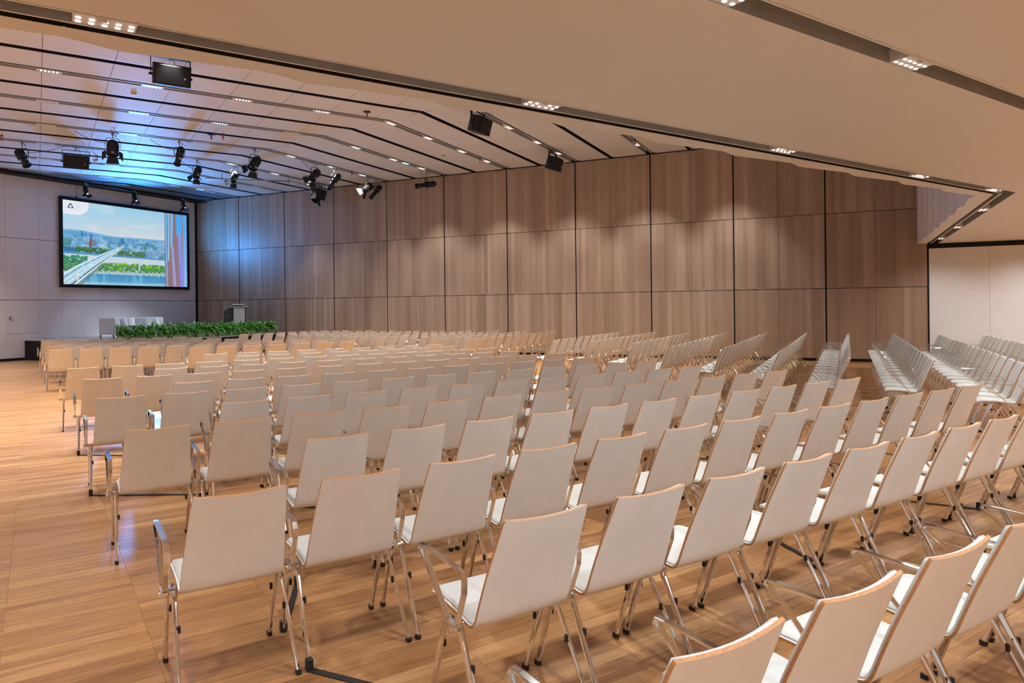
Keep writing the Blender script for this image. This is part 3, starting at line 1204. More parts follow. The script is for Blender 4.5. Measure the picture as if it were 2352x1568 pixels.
def paint(W, Hh):
    u, v = np.meshgrid((np.arange(W) + 0.5) / W, (np.arange(Hh) + 0.5) / Hh)
    r1 = np.random.default_rng(3)

    def vnoise(fx, fy, seed):
        g = np.random.default_rng(seed).random((int(fy) + 3, int(fx) + 3))
        x, y = u * fx, v * fy
        i, j = x.astype(int), y.astype(int)
        a, c = x - i, y - j
        a, c = a * a * (3 - 2 * a), c * c * (3 - 2 * c)
        return (g[j, i] * (1 - a) + g[j, i + 1] * a) * (1 - c) + (g[j + 1, i] * (1 - a) + g[j + 1, i + 1] * a) * c

    def cell(fx, fy, seed):
        g = np.random.default_rng(seed).random((int(fy) + 2, int(fx) + 2))
        return g[(v * fy).astype(int), (u * fx).astype(int)]

    img = np.zeros((Hh, W, 3))

    def put(mask, col, a=1.0):
        m_ = (mask * a)[..., None]
        img[:] = img * (1 - m_) + np.array(col, float) * m_

    def lerp(c0, c1, k):
        k = np.clip(k, 0, 1)[..., None]
        return np.array(c0, float) * (1 - k) + np.array(c1, float) * k

    k = (v - 0.62) / 0.38
    img[:] = lerp((208, 214, 220), (150, 205, 232), k)
    img[:] = img * (1 - 0.25 * np.clip(1 - u * 2, 0, 1)[..., None]) + np.array((150, 210, 245)) * (0.25 * np.clip(1 - u * 2, 0, 1)[..., None])
    cl = np.clip(vnoise(9, 22, 5) - 0.55, 0, 1)
    put(np.clip(cl * 1.2, 0, 0.35), (225, 226, 230))
    hill = 0.635 + 0.018 * np.sin(u * 5 + 1.9) + 0.012 * np.sin(u * 13) * np.clip(1 - u, 0, 1)
    put(v < hill, (118, 176, 214))
    put(v < hill - 0.022, (92, 158, 204))
    # the city: small bright and blue blocks getting larger downwards
    city = v < 0.60
    c1, c2, c3 = cell(240, 170, 11), cell(120, 84, 12), vnoise(30, 26, 13)
    tone = 0.45 * c1 + 0.35 * c2 + 0.35 * c3
    col = lerp((44, 116, 172), (206, 230, 242), (tone - 0.2) / 0.75)
    far_k = np.clip((v - 0.44) / 0.16, 0, 1)
    col = col * (1 - 0.35 * far_k[..., None]) + np.array((70, 150, 205)) * (0.35 * far_k[..., None])
    img[city] = col[city]
    gr = (vnoise(24, 26, 21) > 0.62) & (v < 0.55)
    put(gr.astype(float), (56, 128, 118), 0.6)
    for cx, w_, y0, y1 in ((0.135, 0.008, 0.58, 0.645), (0.16, 0.006, 0.58, 0.63), (0.20, 0.009, 0.50, 0.62), (0.44, 0.014, 0.54, 0.60), (0.495, 0.0025, 0.55, 0.625), (0.64, 0.012, 0.54, 0.575)):
        put(((abs(u - cx) < w_) & (v > y0) & (v < y1)).astype(float), (36, 120, 186), 0.9)
    put(((u > 0.005) & (u < 0.09) & (v > 0.375) & (v < 0.44)).astype(float), (40, 104, 170), 0.9)
    put(((u > 0.60) & (u < 0.79) & (v > 0.40) & (v < 0.475)).astype(float), (120, 150, 196), 0.5)
    # church with red spires
    put((abs(u - 0.195) < 0.012 + 0 * v).astype(float) * ((v > 0.42) & (v < 0.52)), (110, 96, 108))
    put((abs(u - 0.195) < (0.585 - v) * 0.2).astype(float) * ((v >= 0.51) & (v < 0.585)), (170, 62, 70))
    put((abs(u - 0.222) < (0.53 - v) * 0.18).astype(float) * ((v >= 0.48) & (v < 0.53)), (160, 80, 84))
    put(((u > 0.135) & (u < 0.23) & (v > 0.40) & (v < 0.455)).astype(float), (96, 98, 120), 0.8)

    def trees(x0, x1, y0, y1, n_, r0, r1_, dark, light, seed):
        g = np.random.default_rng(seed)
        for _ in range(n_):
            cx, cy, rr = g.uniform(x0, x1), g.uniform(y0, y1), g.uniform(r0, r1_)
            m_ = ((u - cx) ** 2 + ((v - cy) * 0.6) ** 2 < rr * rr)
            sh = np.clip(0.5 + (v - cy) * 0.6 / rr * 0.5 + 0.25 * (c1 - 0.5), 0, 1)
            img[m_] = lerp(dark, light, sh)[m_]

    trees(0.09, 0.36, 0.395, 0.45, 140, 0.004, 0.009, (24, 74, 52), (88, 140, 60), 31)
    trees(0.40, 0.62, 0.375, 0.44, 150, 0.004, 0.009, (30, 84, 60), (104, 146, 84), 32)
    # upper river and quays
    river = (v < 0.375 - 0.02 * u) & (v > 0.17)
    put(river.astype(float), (202, 214, 222))
    put(river.astype(float) * np.clip(vnoise(14, 40, 41) - 0.4, 0, 0.5), (170, 204, 224))
    put(((v < 0.395 - 0.03 * u) & (v > 0.365 - 0.02 * u)).astype(float), (74, 146, 190), 0.9)
    # green island
    isl = (v < 0.275 + 0.01 * np.sin(u * 20)) & (v > 0.14)
    col = lerp((60, 118, 84), (206, 220, 222), 0.5 * c1 + 0.5 * c2)
    img[isl] = col[isl]
    put(isl.astype(float) * (v < 0.20), (196, 206, 214), 0.35)
    trees(0.0, 0.17, 0.24, 0.34, 150, 0.005, 0.011, (20, 92, 84), (80, 176, 110), 51)
    trees(0.0, 0.14, 0.17, 0.24, 90, 0.005, 0.010, (24, 84, 76), (120, 186, 90), 52)
    trees(0.26, 0.79, 0.185, 0.275, 260, 0.005, 0.011, (34, 96, 60), (110, 186, 70), 53)
    for cx, cy in ((0.43, 0.262), (0.46, 0.268), (0.40, 0.25), (0.54, 0.255), (0.64, 0.235), (0.67, 0.25), (0.35, 0.205), (0.42, 0.20), (0.74, 0.24)):
        m_ = ((u - cx) ** 2 + ((v - cy) * 0.6) ** 2 < 0.00022 * (0.6 + 0.8 * c1))
        img[m_] = lerp((60, 140, 40), (170, 214, 40), (v - cy) * 20 + 0.5)[m_]
    put(((abs(u - 0.575) < 0.006) & (v > 0.19) & (v < 0.31)).astype(float), (176, 206, 224))
    # lower river
    low = v < 0.145 + 0.0 * u
    img[low] = lerp((96, 172, 214), (64, 142, 190), (v * 7) + 0.3 * vnoise(26, 6, 61))[low]
    put(low.astype(float) * ((vnoise(34, 3, 62) > 0.62)), (126, 196, 226), 0.5)
    put(((v < 0.155) & (v > 0.135)).astype(float) * (c1 > 0.4), (214, 220, 228), 0.9)
    put(((v < 0.035) & (u > 0.05) & (u < 0.9)).astype(float), (176, 208, 222), 0.6)
    # bridge: a tapering band from the lower left corner up to the far bank
    ub, vb = 0.45, 0.50
    along = np.clip(u / ub, 0, 1)
    centre = -0.01 + (vb + 0.01) * along ** 0.93 + 0.035 * along * (1 - along)
    half = 0.125 * (1 - along) ** 0.95 + 0.010
    d = (v - centre) / half
    on = (abs(d) < 1) & (u < ub)
    img[on] = lerp((150, 196, 216), (190, 216, 230), 0.5 + 0.4 * (c1 - 0.5))[on]
    for a_, w_, c_ in ((0.92, 0.07, (236, 242, 248)), (0.28, 0.05, (232, 238, 246)), (-0.18, 0.06, (226, 236, 244)), (-0.62, 0.10, (70, 110, 132)), (-0.9, 0.09, (236, 240, 246)), (0.62, 0.1, (110, 174, 206))):
        put((on & (abs(d - a_) < w_)).astype(float), c_, 0.9)
    put((on & (c2 > 0.93) & (abs(d) < 0.8)).astype(float), (250, 250, 250), 0.9)
    shade = (d < -1) & (d > -1.7) & (u < 0.3) & (v < 0.3)
    put(shade.astype(float), (96, 106, 96), 0.45)
    # the tower on the right: brown folded facade with glass strips
    tw = u > 0.795
    img[tw] = np.array((138, 114, 122), float)
    def strip(c0, c1_, w0, w1, col0, col1, vmin=0.0, vmax=1.0):
        cc = c0 + (c1_ - c0) * (1 - v)
        ww = w0 + (w1 - w0) * (1 - v)
        m_ = (abs(u - cc) < ww) & tw & (v >= vmin) & (v <= vmax)
        cl_ = lerp(col0, col1, (1 - v) * 0.9 + 0.5 * (c1 - 0.5))
        img[m_] = cl_[m_]
    strip(0.812, 0.80, 0.010, 0.006, (96, 176, 220), (120, 180, 220), 0.62)
    strip(0.803, 0.816, 0.007, 0.006, (96, 170, 220), (150, 176, 220), 0.0, 0.62)
    strip(0.834, 0.826, 0.006, 0.006, (140, 196, 230), (170, 196, 230), 0.35)
    strip(0.862, 0.848, 0.012, 0.010, (120, 190, 236), (140, 150, 196), 0.55)
    strip(0.848, 0.885, 0.010, 0.014, (120, 160, 200), (176, 150, 200), 0.0, 0.55)
    strip(0.93, 0.925, 0.030, 0.018, (70, 160, 236), (120, 190, 240), 0.72)
    strip(0.925, 0.955, 0.018, 0.020, (130, 150, 220), (130, 130, 230), 0.0, 0.72)
    strip(0.982, 0.985, 0.018, 0.012, (40, 130, 236), (120, 190, 230))
    win = tw & (np.mod(v * 46, 1) > 0.55) & (u > 0.965)
    put(win.astype(float), (150, 214, 244), 0.8)
    put((tw & (c1 > 0.7) & (u > 0.90) & (v < 0.75)).astype(float), (180, 150, 200), 0.4)
    # white rounded corner field and mark
    blob = (u < 0.185) & (v > 0.835) & ((((np.clip(u - 0.075, 0, 1)) / 0.112) ** 2.4 + (np.clip(0.985 - v, 0, 1) / 0.15) ** 2.4) < 1)
    put(blob.astype(float), (230, 235, 242))
    def rtri(cx, cy, r):
        x, y = (u - cx) * 1.70, v - cy
        ds = [x * math.cos(a_) + y * math.sin(a_) for a_ in (math.radians(30), math.radians(150), math.radians(270))]
        return np.maximum(np.maximum(ds[0] - r * 0.86, ds[1] - r * 0.86), ds[2] - r * 0.8), np.hypot(x, y)
    e1, rr = rtri(0.055, 0.930, 0.029)
    put(((e1 < 0) & (rr < 0.037)).astype(float), (46, 48, 82))
    e2, rr = rtri(0.055, 0.929, 0.017)
    put(((e2 < 0) & (rr < 0.023)).astype(float), (208, 220, 244))
    return img / 255.0


def build_screen():
    W, Hh = 440, 260
    fr = 0.115
    img = paint(W, Hh)
    lin = np.where(img <= 0.04045, img / 12.92, ((img + 0.055) / 1.055) ** 2.4)
    t_ = thing('projection_screen', 'large black-framed projection screen showing a city and river view', 'screen', (SXF, (SY0 + SY1) / 2, SZ0))
    w_, h_ = SY1 - SY0, SZ1 - SZ0
    y0, y1, z0, z1 = -w_ / 2 + fr, w_ / 2 - fr, fr, h_ - fr
    ys = np.linspace(y0, y1, W + 1)
    zs = np.linspace(z0, z1, Hh + 1)
    Yg, Zg = np.meshgrid(ys, zs)
    verts = np.stack([np.full(Yg.size, 0.01), Yg.ravel(), Zg.ravel()], 1)
    i, j = np.meshgrid(np.arange(W), np.arange(Hh))
    a = (j * (W + 1) + i).ravel()
    faces = np.stack([a, a + 1, a + W + 2, a + W + 1], 1)
    me = bpy.data.meshes.new('projected_picture')
    me.from_pydata(verts.tolist(), [], faces.tolist())
    ca = me.color_attributes.new('picture', 'FLOAT_COLOR', 'CORNER')
    cols = np.concatenate([lin.reshape(-1, 3), np.ones((W * Hh, 1))], 1)
    ca.data.foreach_set('color', np.repeat(cols, 4, axis=0).ravel())
    m = mat('projected_picture', (0.2, 0.2, 0.2), 0.6)
    N, L, B = nodes_of(m)
    at = N.new('ShaderNodeAttribute')
    at.attribute_name = 'picture'
    L.new(at.outputs['Color'], B.inputs['Emission Color'])
    B.inputs['Emission Strength'].default_value = 0.86
    B.inputs['Base Color'].default_value = (0.05, 0.05, 0.05, 1)
    m.cycles.emission_sampling = 'NONE'
    me.materials.append(m)
    pic = obj('picture', me, t_)
    for c, s_ in (((0, 0, fr / 2), (0.07, w_, fr)), ((0, 0, h_ - fr / 2), (0.07, w_, fr)), ((0, -w_ / 2 + fr / 2, h_ / 2), (0.068, fr, h_ - 2 * fr)), ((0, w_ / 2 - fr / 2, h_ / 2), (0.068, fr, h_ - 2 * fr))):
        b = MB()
        b.bevbox(c, s_, 0.006)
        b.build('frame', BLACKMETAL, t_)
    b = MB()
    b.box((-0.02, 0, h_ / 2), (0.02, w_ - 0.1, h_ - 0.1))
    b.build('backing', BLACKMETAL, t_)
    for y in (-w_ / 2 + 0.62, w_ / 2 - 0.42):
        b = MB()
        b.cyl((0, y, h_), (0, y, Z_HALL - SZ0), 0.006, seg=6)
        b.cyl((0, y, h_ - 0.005), (0, y, h_ + 0.07), 0.03, 0.012, seg=8)
        b.build('suspension_cable', BLACKMETAL, t_)
    # the small wordmark beside the mark
    ink = mat('slide_ink', (0.05, 0.05, 0.05), 0.6, emit=(0.40, 0.47, 0.57), estr=1.0)
    dg = bpy.context.evaluated_depsgraph_get()
    for k, word in enumerate(('AUSTRIA', 'CENTER', 'VIENNA')):
        cu = bpy.data.curves.new('wordmark', 'FONT')
        cu.body, cu.size = word, 0.072
        tmp = bpy.data.objects.new('wordmark', cu)
        COL.objects.link(tmp)
        bpy.context.view_layer.update()
        dg.update()
        me = bpy.data.meshes.new_from_object(tmp.evaluated_get(dg))
        bpy.data.objects.remove(tmp)
        me.materials.clear()
        me.materials.append(ink)
        o = obj('wordmark', me, pic)
        o.location = (0.013, y0 + 0.40, z0 + (z1 - z0) * (0.952 - 0.030 * k))
        o.rotation_euler = (math.pi / 2, 0, math.pi / 2)
    # blue light thrown back from the bright picture onto the ceiling and the wood wall
    g_ = (0.05, 0.34, 1.0)
    spot('screen_glow', t_, (0.10, 0.2, 1.6), (4.6, -3.7, 2.3), 4600.0, g_, 100, 1.0, 0.4)
    spot('screen_glow', t_, (0.10, 0.9, 1.8), (2.7, 2.4, 0.9), 1000.0, g_, 112, 1.0, 0.4)


build_screen()


# ------------------------------------------------------------------ things on the stage
def plant(x, y, label, seed):
    g = random.Random(seed)
    t_ = thing('potted_plant', label, 'plant', (x, y, ST_Z), 0, 'leafy plants along the stage edge')
    b = MB()
    b.bevbox((0, 0, 0.075), (0.20, 0.34, 0.15), 0.01)
    pot = b.build('planter', POT, t_)
    b = MB()
    b.box((0, 0, 0.146), (0.17, 0.31, 0.012))
    b.build('soil', STEM, pot)
    b = MB()
    for _ in range(7):
        a = g.uniform(0, 6.28); r = g.uniform(0.02, 0.12)
        b.tube([(0.05 * math.cos(a), r * math.sin(a), 0.14), (0.07 * math.cos(a), 1.2 * r * math.sin(a), 0.28), (0.1 * math.cos(a), 1.5 * r * math.sin(a), 0.40)], 0.006, 5)
    b.build('stem', STEM, t_, kind='stuff')
    b = MB()
    for _ in range(230):
        bx, by = g.uniform(-0.09, 0.09), g.uniform(-0.2, 0.2)
        az, el = g.uniform(0, 6.28), g.uniform(-0.45, 1.25)
        ln, w_ = g.uniform(0.20, 0.34), g.uniform(0.014, 0.026)
        p = Vector((bx, by, g.uniform(0.08, 0.40)))
        d = Vector((math.cos(az) * math.cos(el), math.sin(az) * math.cos(el), math.sin(el)))
        sd = Vector((-math.sin(az), math.cos(az), 0))
        prev = None
        for q in range(4):
            f = q / 3
            c = p + d * (ln * f) + Vector((0, 0, -0.12 * f * f * ln / 0.2 * 0.6))
            ww = w_ * (0.35, 1.0, 0.8, 0.08)[q]
            k = b.add([c - sd * ww, c + sd * ww + Vector((0, 0, 0.004))])
            if prev is not None:
                b.face((prev, prev + 1, k + 1, k), 0, True)
            prev = k
    b.build('foliage', LEAF, t_, kind='stuff')


for i in range(14):
    plant(-20.28 + 0.03 * math.sin(i * 2.1), 14.62 + i * 0.468, 'bushy green plant, %s from the left in the stage-edge row' % ORD[i + 1], 100 + i)


def tub_chair(y, label):
    t_ = thing('tub_armchair', label, 'armchair', (-22.50, y, ST_Z), 0, 'pale tub armchairs on the stage')
    w_, d_ = 0.72, 0.74
    # shell: back and two sides as rounded upright slabs
    def slab(cx, cy, sx, sy, z0, z1, m_, nm):
        b = MB()
        b.bevbox((cx, cy, (z0 + z1) / 2), (sx, sy, z1 - z0), 0.03)
        return b.build(nm, m_, t_)
    slab(0, -w_ / 2 + 0.05, d_, 0.09, 0.15, 0.70, ARMSIDE, 'side_panel')  # same fabric turned from the stage light, its shade put into the colour
    slab(0, w_ / 2 - 0.05, d_, 0.09, 0.15, 0.70, ARMCHAIR, 'side_panel')
    slab(-d_ / 2 + 0.07, 0, 0.14, w_ - 0.18, 0.15, 0.70, ARMCHAIR, 'backrest')
    slab(0.06, 0, d_ - 0.16, w_ - 0.20, 0.16, 0.42, ARMCHAIR, 'seat')
    for sy in (-1, 1):
        b = MB()
        n_ = 7
        prof = []
        for q in range(n_):
            a = q / (n_ - 1) * math.pi / 2
            prof.append((d_ / 2 - 0.18 * math.sin(a), sy * (w_ / 2 - 0.14) , 0.42 + 0.28 * (1 - math.cos(a)) ))
        b.sweep(prof, 0.10, 0.05, (0, 1, 0))
        b.build('arm_wing', ARMCHAIR, t_)
    b = MB()
    b.bevbox((0, 0, 0), (0.10, 0.34, 0.30), 0.03, Matrix.Rotation(math.radians(-14), 3, 'Y'), 0)
    c = b.build('cushion', ARMSIDE if 'right' in label else ARMCHAIR, t_)
    c.location = (-0.10, 0.06, 0.56)
    for sx in (-1, 1):
        for sy in (-1, 1):
            b = MB()
            b.box((sx * (d_ / 2 - 0.04), sy * (w_ / 2 - 0.05), 0.076), (0.025, 0.025, 0.152))
            b.build('leg', BLACKMETAL, t_)


tub_chair(15.90, 'pale grey tub armchair, left of the two on the stage')
tub_chair(17.14, 'pale grey tub armchair, right of the two on the stage')
tb = thing('side_table', 'white side table with open shelf between the two tub armchairs', 'table', (-22.50, 16.52, ST_Z))
b = MB(); b.bevbox((0, 0, 0.445), (0.5, 0.48, 0.03), 0.006); b.build('tabletop', LAMPWHITE, tb)
b = MB(); b.bevbox((-0.2, 0, 0.56), (0.06, 0.48, 0.26), 0.01); b.build('back_panel', ARMCHAIR, tb)
for sy in (-1, 1):
    b = MB(); b.bevbox((0, sy * 0.225, 0.215), (0.48, 0.03, 0.43), 0.005); b.build('side_panel', LAMPWHITE, tb)
b = MB(); b.box((-0.22, 0, 0.22), (0.02, 0.42, 0.40)); b.build('shelf_back', ARMSIDE, tb)


def lectern():
    c = Vector((-21.02, 19.81, ST_Z))
    f = (Vector((0, 0, 0)) - c); f.z = 0
    rz = math.atan2(f.y, f.x) + math.radians(6)          # local +X faces the audience
    t_ = thing('lectern', 'slate grey lectern with aluminium front and curved side wing on stage', 'lectern', c, rz)
    # local: +X front, +Y to the right as seen by the audience is -Y
    b = MB()
    prof = [(-0.36, 0.0), (0.0, 0.0), (0.0, 1.04)]
    for q in range(9):
        a = q / 8 * math.pi / 2
        prof.append((-0.04 - 0.33 * math.sin(a), 0.78 + 0.26 * math.cos(a)))
    # wing standing to the left of the front (local -Y is image right, so +Y... left)
    pts = [(x_ * 1.0, z_) for x_, z_ in prof]
    sgn = -1
    n_ = len(pts)
    A = [(-0.05, sgn * (0.12 - x_), z_) for x_, z_ in pts]
    B_ = [(-0.09, sgn * (0.12 - x_), z_) for x_, z_ in pts]
    k = b.add(A + B_)
    b.face([k + i for i in range(n_)]); b.face([k + n_ + i for i in range(n_ - 1, -1, -1)])
    for i in range(n_):
        j = (i + 1) % n_
        b.face((k + i, k + n_ + i, k + n_ + j, k + j))
    wing = b.build('wing_panel', LECTERN, t_)
    b = MB()
    b.tube([(-0.07, sgn * (0.12 - x_) , z_ + 0.004) for x_, z_ in pts[2:]] + [(-0.07, sgn * 0.485, 0.0)], 0.015, 8)
    b.build('wing_rim', LECTFRONT, wing)
    b = MB(); b.box((-0.046, sgn * 0.30, 0.72), (0.004, 0.36, 0.018)); b.build('red_stripe', REDLINE, wing)
    b = MB(); b.bevbox((-0.10, 0.10, 0.52), (0.40, 0.42, 1.04), 0.01); b.build('body', LECTERN, t_)
    b = MB(); b.bevbox((0.115, 0.06, 0.535), (0.03, 0.40, 1.03), 0.006); b.build('front_panel', LECTFRONT, t_)
    b = MB(); b.box((0.102, 0.285, 0.72), (0.006, 0.05, 0.018)); b.build('red_stripe', REDLINE, t_)
    b = MB(); b.bevbox((-0.08, 0.08, 1.075), (0.50, 0.62, 0.05), 0.008, Matrix.Rotation(math.radians(8), 3, 'Y')); b.build('reading_top', GREYMETAL, t_)
    b = MB(); b.bevbox((-0.04, 0.05, 1.13), (0.30, 0.40, 0.05), 0.01); b.build('document_tray', PAPER, t_)


lectern()


# ------------------------------------------------------------------ hanging loudspeakers
def hanging_pole(b, z0, z1):
    b.cyl((0, 0, z0), (0, 0, z1), 0.014, seg=8)
    b.bevbox((0, 0, z1 - 0.03), (0.07, 0.05, 0.06), 0.006)


def loudspeaker(x, y, face, label, drop, w_=0.62, tilt=14, cable=True):
    t_ = thing('hanging_loudspeaker', label, 'loudspeaker', (x, y, Z_HALL), face, 'black loudspeakers under the hall ceiling')
    h_, d_ = 0.37, 0.36
    rot = Matrix.Rotation(math.radians(tilt), 3, 'Y')
    c = Vector((0.05, 0, -drop - 0.13 - h_ / 2))
    def tr(p):
        return rot @ Vector(p) + c
    b = MB()
    plan = [(0.18, -w_ / 2), (0.18, w_ / 2), (-0.02, w_ / 2), (-0.18, w_ * 0.30), (-0.18, -w_ * 0.30), (-0.02, -w_ / 2)]
    k = b.add([tr((p[0], p[1], -h_ / 2)) for p in plan] + [tr((p[0], p[1], h_ / 2)) for p in plan])
    b.face([k + i for i in range(5, -1, -1)]); b.face([k + 6 + i for i in range(6)])
    for i in range(6):
        j = (i + 1) % 6
        b.face((k + i, k + j, k + 6 + j, k + 6 + i))
    cab = b.build('cabinet', BLACKMETAL, t_)
    b = MB(); b.bevbox((0, 0, 0), (0.02, w_ - 0.05, h_ - 0.05), 0.006)
    g = b.build('grille', GRILLE, cab); g.matrix_local = Matrix.Translation(tr((0.185, 0, 0))) @ rot.to_4x4()
    b = MB(); b.bevbox((0, 0, 0), (0.004, 0.022, 0.028), 0.001)
    g2 = b.build('badge', LAMPWHITE, g); g2.location = (0.012, w_ * 0.33, -0.04)
    b = MB()
    yk = w_ / 2 + 0.02
    b.sweep([(0.02, -yk, c.z - 0.02), (0.02, -yk, -drop), (0.02, yk, -drop), (0.02, yk, c.z - 0.02)], 0.06, 0.012, (1, 0, 0))
    b.build('yoke', BLACKMETAL, t_)
    for s_ in (-1, 1):
        b = MB(); b.cyl((0.02, s_ * (yk - 0.03), c.z - 0.01), (0.02, s_ * (yk + 0.035), c.z - 0.01), 0.022, seg=10); b.build('knob', BLACKMETAL, t_)
    b = MB()
    hanging_pole(b, -drop - 0.002, 0.0)
    b.build('hanger', GREYMETAL, t_)
    if cable:
        b = MB()
        b.tube([(-0.1, 0.05, 0.0), (-0.16, 0.10, -0.06), (-0.2, 0.12, -drop - 0.1), (-0.14, 0.1, c.z)], 0.006, 5)
        b.build('cable', RUBBER, t_)


fA = math.atan2(-ND[1], -ND[0])
loudspeaker(-11.2, 9.05, fA, 'large black loudspeaker hanging left under the hall ceiling', 0.03)
loudspeaker(-19.63, 12.73, fA, 'black loudspeaker hanging above the left side of the screen', 0.12)
loudspeaker(-7.87, 14.76, 0.0, 'black loudspeaker hanging near the soffit edge', 0.03, 0.58, 16)
loudspeaker(-7.94, 19.64, 0.0, 'black loudspeaker hanging by the upper wood wall', 0.06, 0.50, 16)
loudspeaker(-17.78, 20.58, 0.1, 'black loudspeaker hanging in the cluster beside the pipe', 0.06, 0.58, 16)


# ------------------------------------------------------------------ stage lanterns
def lantern(kind, x, y, aim, label, drop, ln=0.36, r=0.115, watts=0.0, z_top=Z_HALL, cone=26, cable=None):
    t_ = thing('stage_lantern', label, 'spotlight', (x, y, z_top), 0, 'stage lanterns under the ceiling')
    d = (Vector(aim) - Vector((x, y, z_top - drop))).normalized()
    sd = d.cross(Vector((0, 0, 1))).normalized()
    up = sd.cross(d).normalized()
    c = Vector((0, 0, -drop))
    b = MB()
    b.bevbox((0, 0, -0.03), (0.055, 0.05, 0.07), 0.006)
    b.cyl((0, 0, -0.06), (0, 0, -drop + r + 0.125), 0.012, seg=8)
    b.build('clamp', GREYMETAL, t_)
    b = MB()
    b.cyl((0.09, 0.02, -0.06), (0.09, 0.02, -0.12), 0.012, 0.022, seg=8)
    b.build('safety_hook', GREYMETAL, t_)
    b = MB()
    yw = r + 0.035
    top = -drop + r + 0.12
    P = [c + sd * yw]
    P.append(Vector((sd.x * yw, sd.y * yw, top - 0.07)))
    P.append(Vector((sd.x * yw * 0.72, sd.y * yw * 0.72, top)))
    P.append(Vector((-sd.x * yw * 0.72, -sd.y * yw * 0.72, top)))
    P.append(Vector((-sd.x * yw, -sd.y * yw, top - 0.07)))
    P.append(c - sd * yw)
    b.sweep(P, 0.03, 0.012, Vector((d.x, d.y, 0)))
    b.build('yoke', BLACKMETAL, t_)
    b = MB()
    if kind == 'fresnel':
        b.cyl(c - d * ln * 0.55, c - d * ln * 0.42, r * 0.72, r * 0.95, 14)
        b.cyl(c - d * ln * 0.42, c + d * ln * 0.45, r * 0.98, r, 14)
        b.cyl(c + d * ln * 0.45, c + d * ln * 0.52, r * 1.12, r * 1.12, 14)
        for q in range(5):
            e = c - d * ln * (0.30 - 0.1 * q)
            b.cyl(e, e + d * 0.012, r * 1.05, r * 1.05, 14)
    else:
        b.cyl(c - d * ln * 0.62, c - d * ln * 0.50, r * 0.55, r * 0.92, 14)
        b.cyl(c - d * ln * 0.50, c - d * ln * 0.08, r * 0.98, r * 0.95, 14)
        b.cyl(c - d * ln * 0.08, c + d * ln * 0.06, r * 1.05, r * 1.05, 14)
        b.cyl(c + d * ln * 0.06, c + d * ln * 0.62, r * 0.72, r * 0.80, 14)
        b.cyl(c + d * ln * 0.62, c + d * ln * 0.70, r * 0.95, r * 0.95, 14)
    body = b.build('body', BLACKMETAL, t_)
    e = c + d * ln * (0.525 if kind == 'fresnel' else 0.705)
    b = MB()
    b.cyl(e, e + d * 0.004, r * 0.9, seg=14)
    b.build('lens', LENS_ON if watts else GREYMETAL, body)
    b = MB()
    b.bevbox(c - up * r * 1.05, (0.05, 0.07, 0.06), 0.008)
    b.build('control_knob', GREYMETAL, body)
    if kind == 'fresnel':
        for a_, b_ in ((sd, up), (up, sd), (-sd, up), (-up, sd)):
            o_ = e + a_ * r * 1.1
            tip = o_ + (d * 0.9 + a_ * 0.75).normalized() * 0.15
            hw = r * 0.85
            bb = MB()
            k = bb.add([o_ - b_ * hw, o_ + b_ * hw, tip + b_ * hw * 1.35, tip - b_ * hw * 1.35,
                        o_ - b_ * hw + d * 0.004, o_ + b_ * hw + d * 0.004, tip + b_ * hw * 1.35 + d * 0.004, tip - b_ * hw * 1.35 + d * 0.004])
            for f_ in ((0, 1, 2, 3), (7, 6, 5, 4), (0, 4, 5, 1), (1, 5, 6, 2), (2, 6, 7, 3), (3, 7, 4, 0)):
                bb.face([k + i for i in f_])
            bb.build('barn_door', BLACKMETAL, t_)
    if cable:
        bb = MB()
        q0 = Vector((cable[0], cable[1], -0.03))
        q1 = c - d * ln * 0.4
        m_ = (q0 + q1) / 2 + Vector((0, 0, -0.16))
        pts = [q0 * (1 - f) ** 2 + m_ * (2 * f * (1 - f)) + q1 * f * f for f in [i / 10 for i in range(11)]]
        bb.tube(pts, 0.007, 5)
        bb.build('cable', RUBBER, t_)
    if watts:
        spot('lamp', t_, e + d * 0.16, d, watts, STAGE_COL, cone, 0.6, 0.06)


C0 = (-23.0, 17.4, 1.2)
lantern('profile', -20.33, 11.70, (-23.6, 17.0, 1.0), 'black barrel spotlight at the far left under the ceiling', 0.42, 0.42, 0.12, cable=(0.9, 0.7))
lantern('fresnel', -17.27, 12.18, (-23.5, 16.4, 1.0), 'large black fresnel spotlight with barn doors above the screen left', 0.40, 0.40, 0.135, STAGE_W, cable=(-0.5, -0.7))
lantern('profile', -16.53, 13.61, (-22.0, 16.2, 1.0), 'black profile spotlight hanging left of centre', 0.40, 0.46, 0.10, cable=(-0.4, -0.6))
lantern('fresnel', -18.17, 15.60, (-23.2, 17.6, 0.9), 'small black fresnel spotlight above the planted stage edge', 0.38, 0.34, 0.10, STAGE_W, cable=(-0.25, -0.4))
lantern('fresnel', -17.74, 16.67, (-23.2, 18.6, 0.9), 'small black fresnel spotlight above the lectern', 0.38, 0.34, 0.10, cable=(0.2, 0.35))
lantern('fresnel', -15.45, 15.28, (-22.8, 17.5, 0.9), 'large black fresnel spotlight at the ceiling bend', 0.42, 0.40, 0.13, STAGE_W)
lantern('fresnel', -15.22, 17.57, (-22.6, 19.0, 1.0), 'black fresnel spotlight hanging above the loudspeaker cluster', 0.40, 0.38, 0.12, cable=(0.0, -0.6))
lantern('profile', -15.19, 18.46, (-21.5, 18.6, 0.6), 'tilted black profile spotlight right of the fresnel cluster', 0.46, 0.50, 0.10)
lantern('fresnel', -17.97, 21.0, (-21.5, 19.6, 1.2), 'small black fresnel spotlight tucked behind the cluster loudspeaker', 0.42, 0.30, 0.10)
lantern('fresnel', -15.27, 20.36, (-22.5, 18.0, 1.2), 'fresnel spotlight with a pale open barn door near the wood wall', 0.40, 0.38, 0.125)
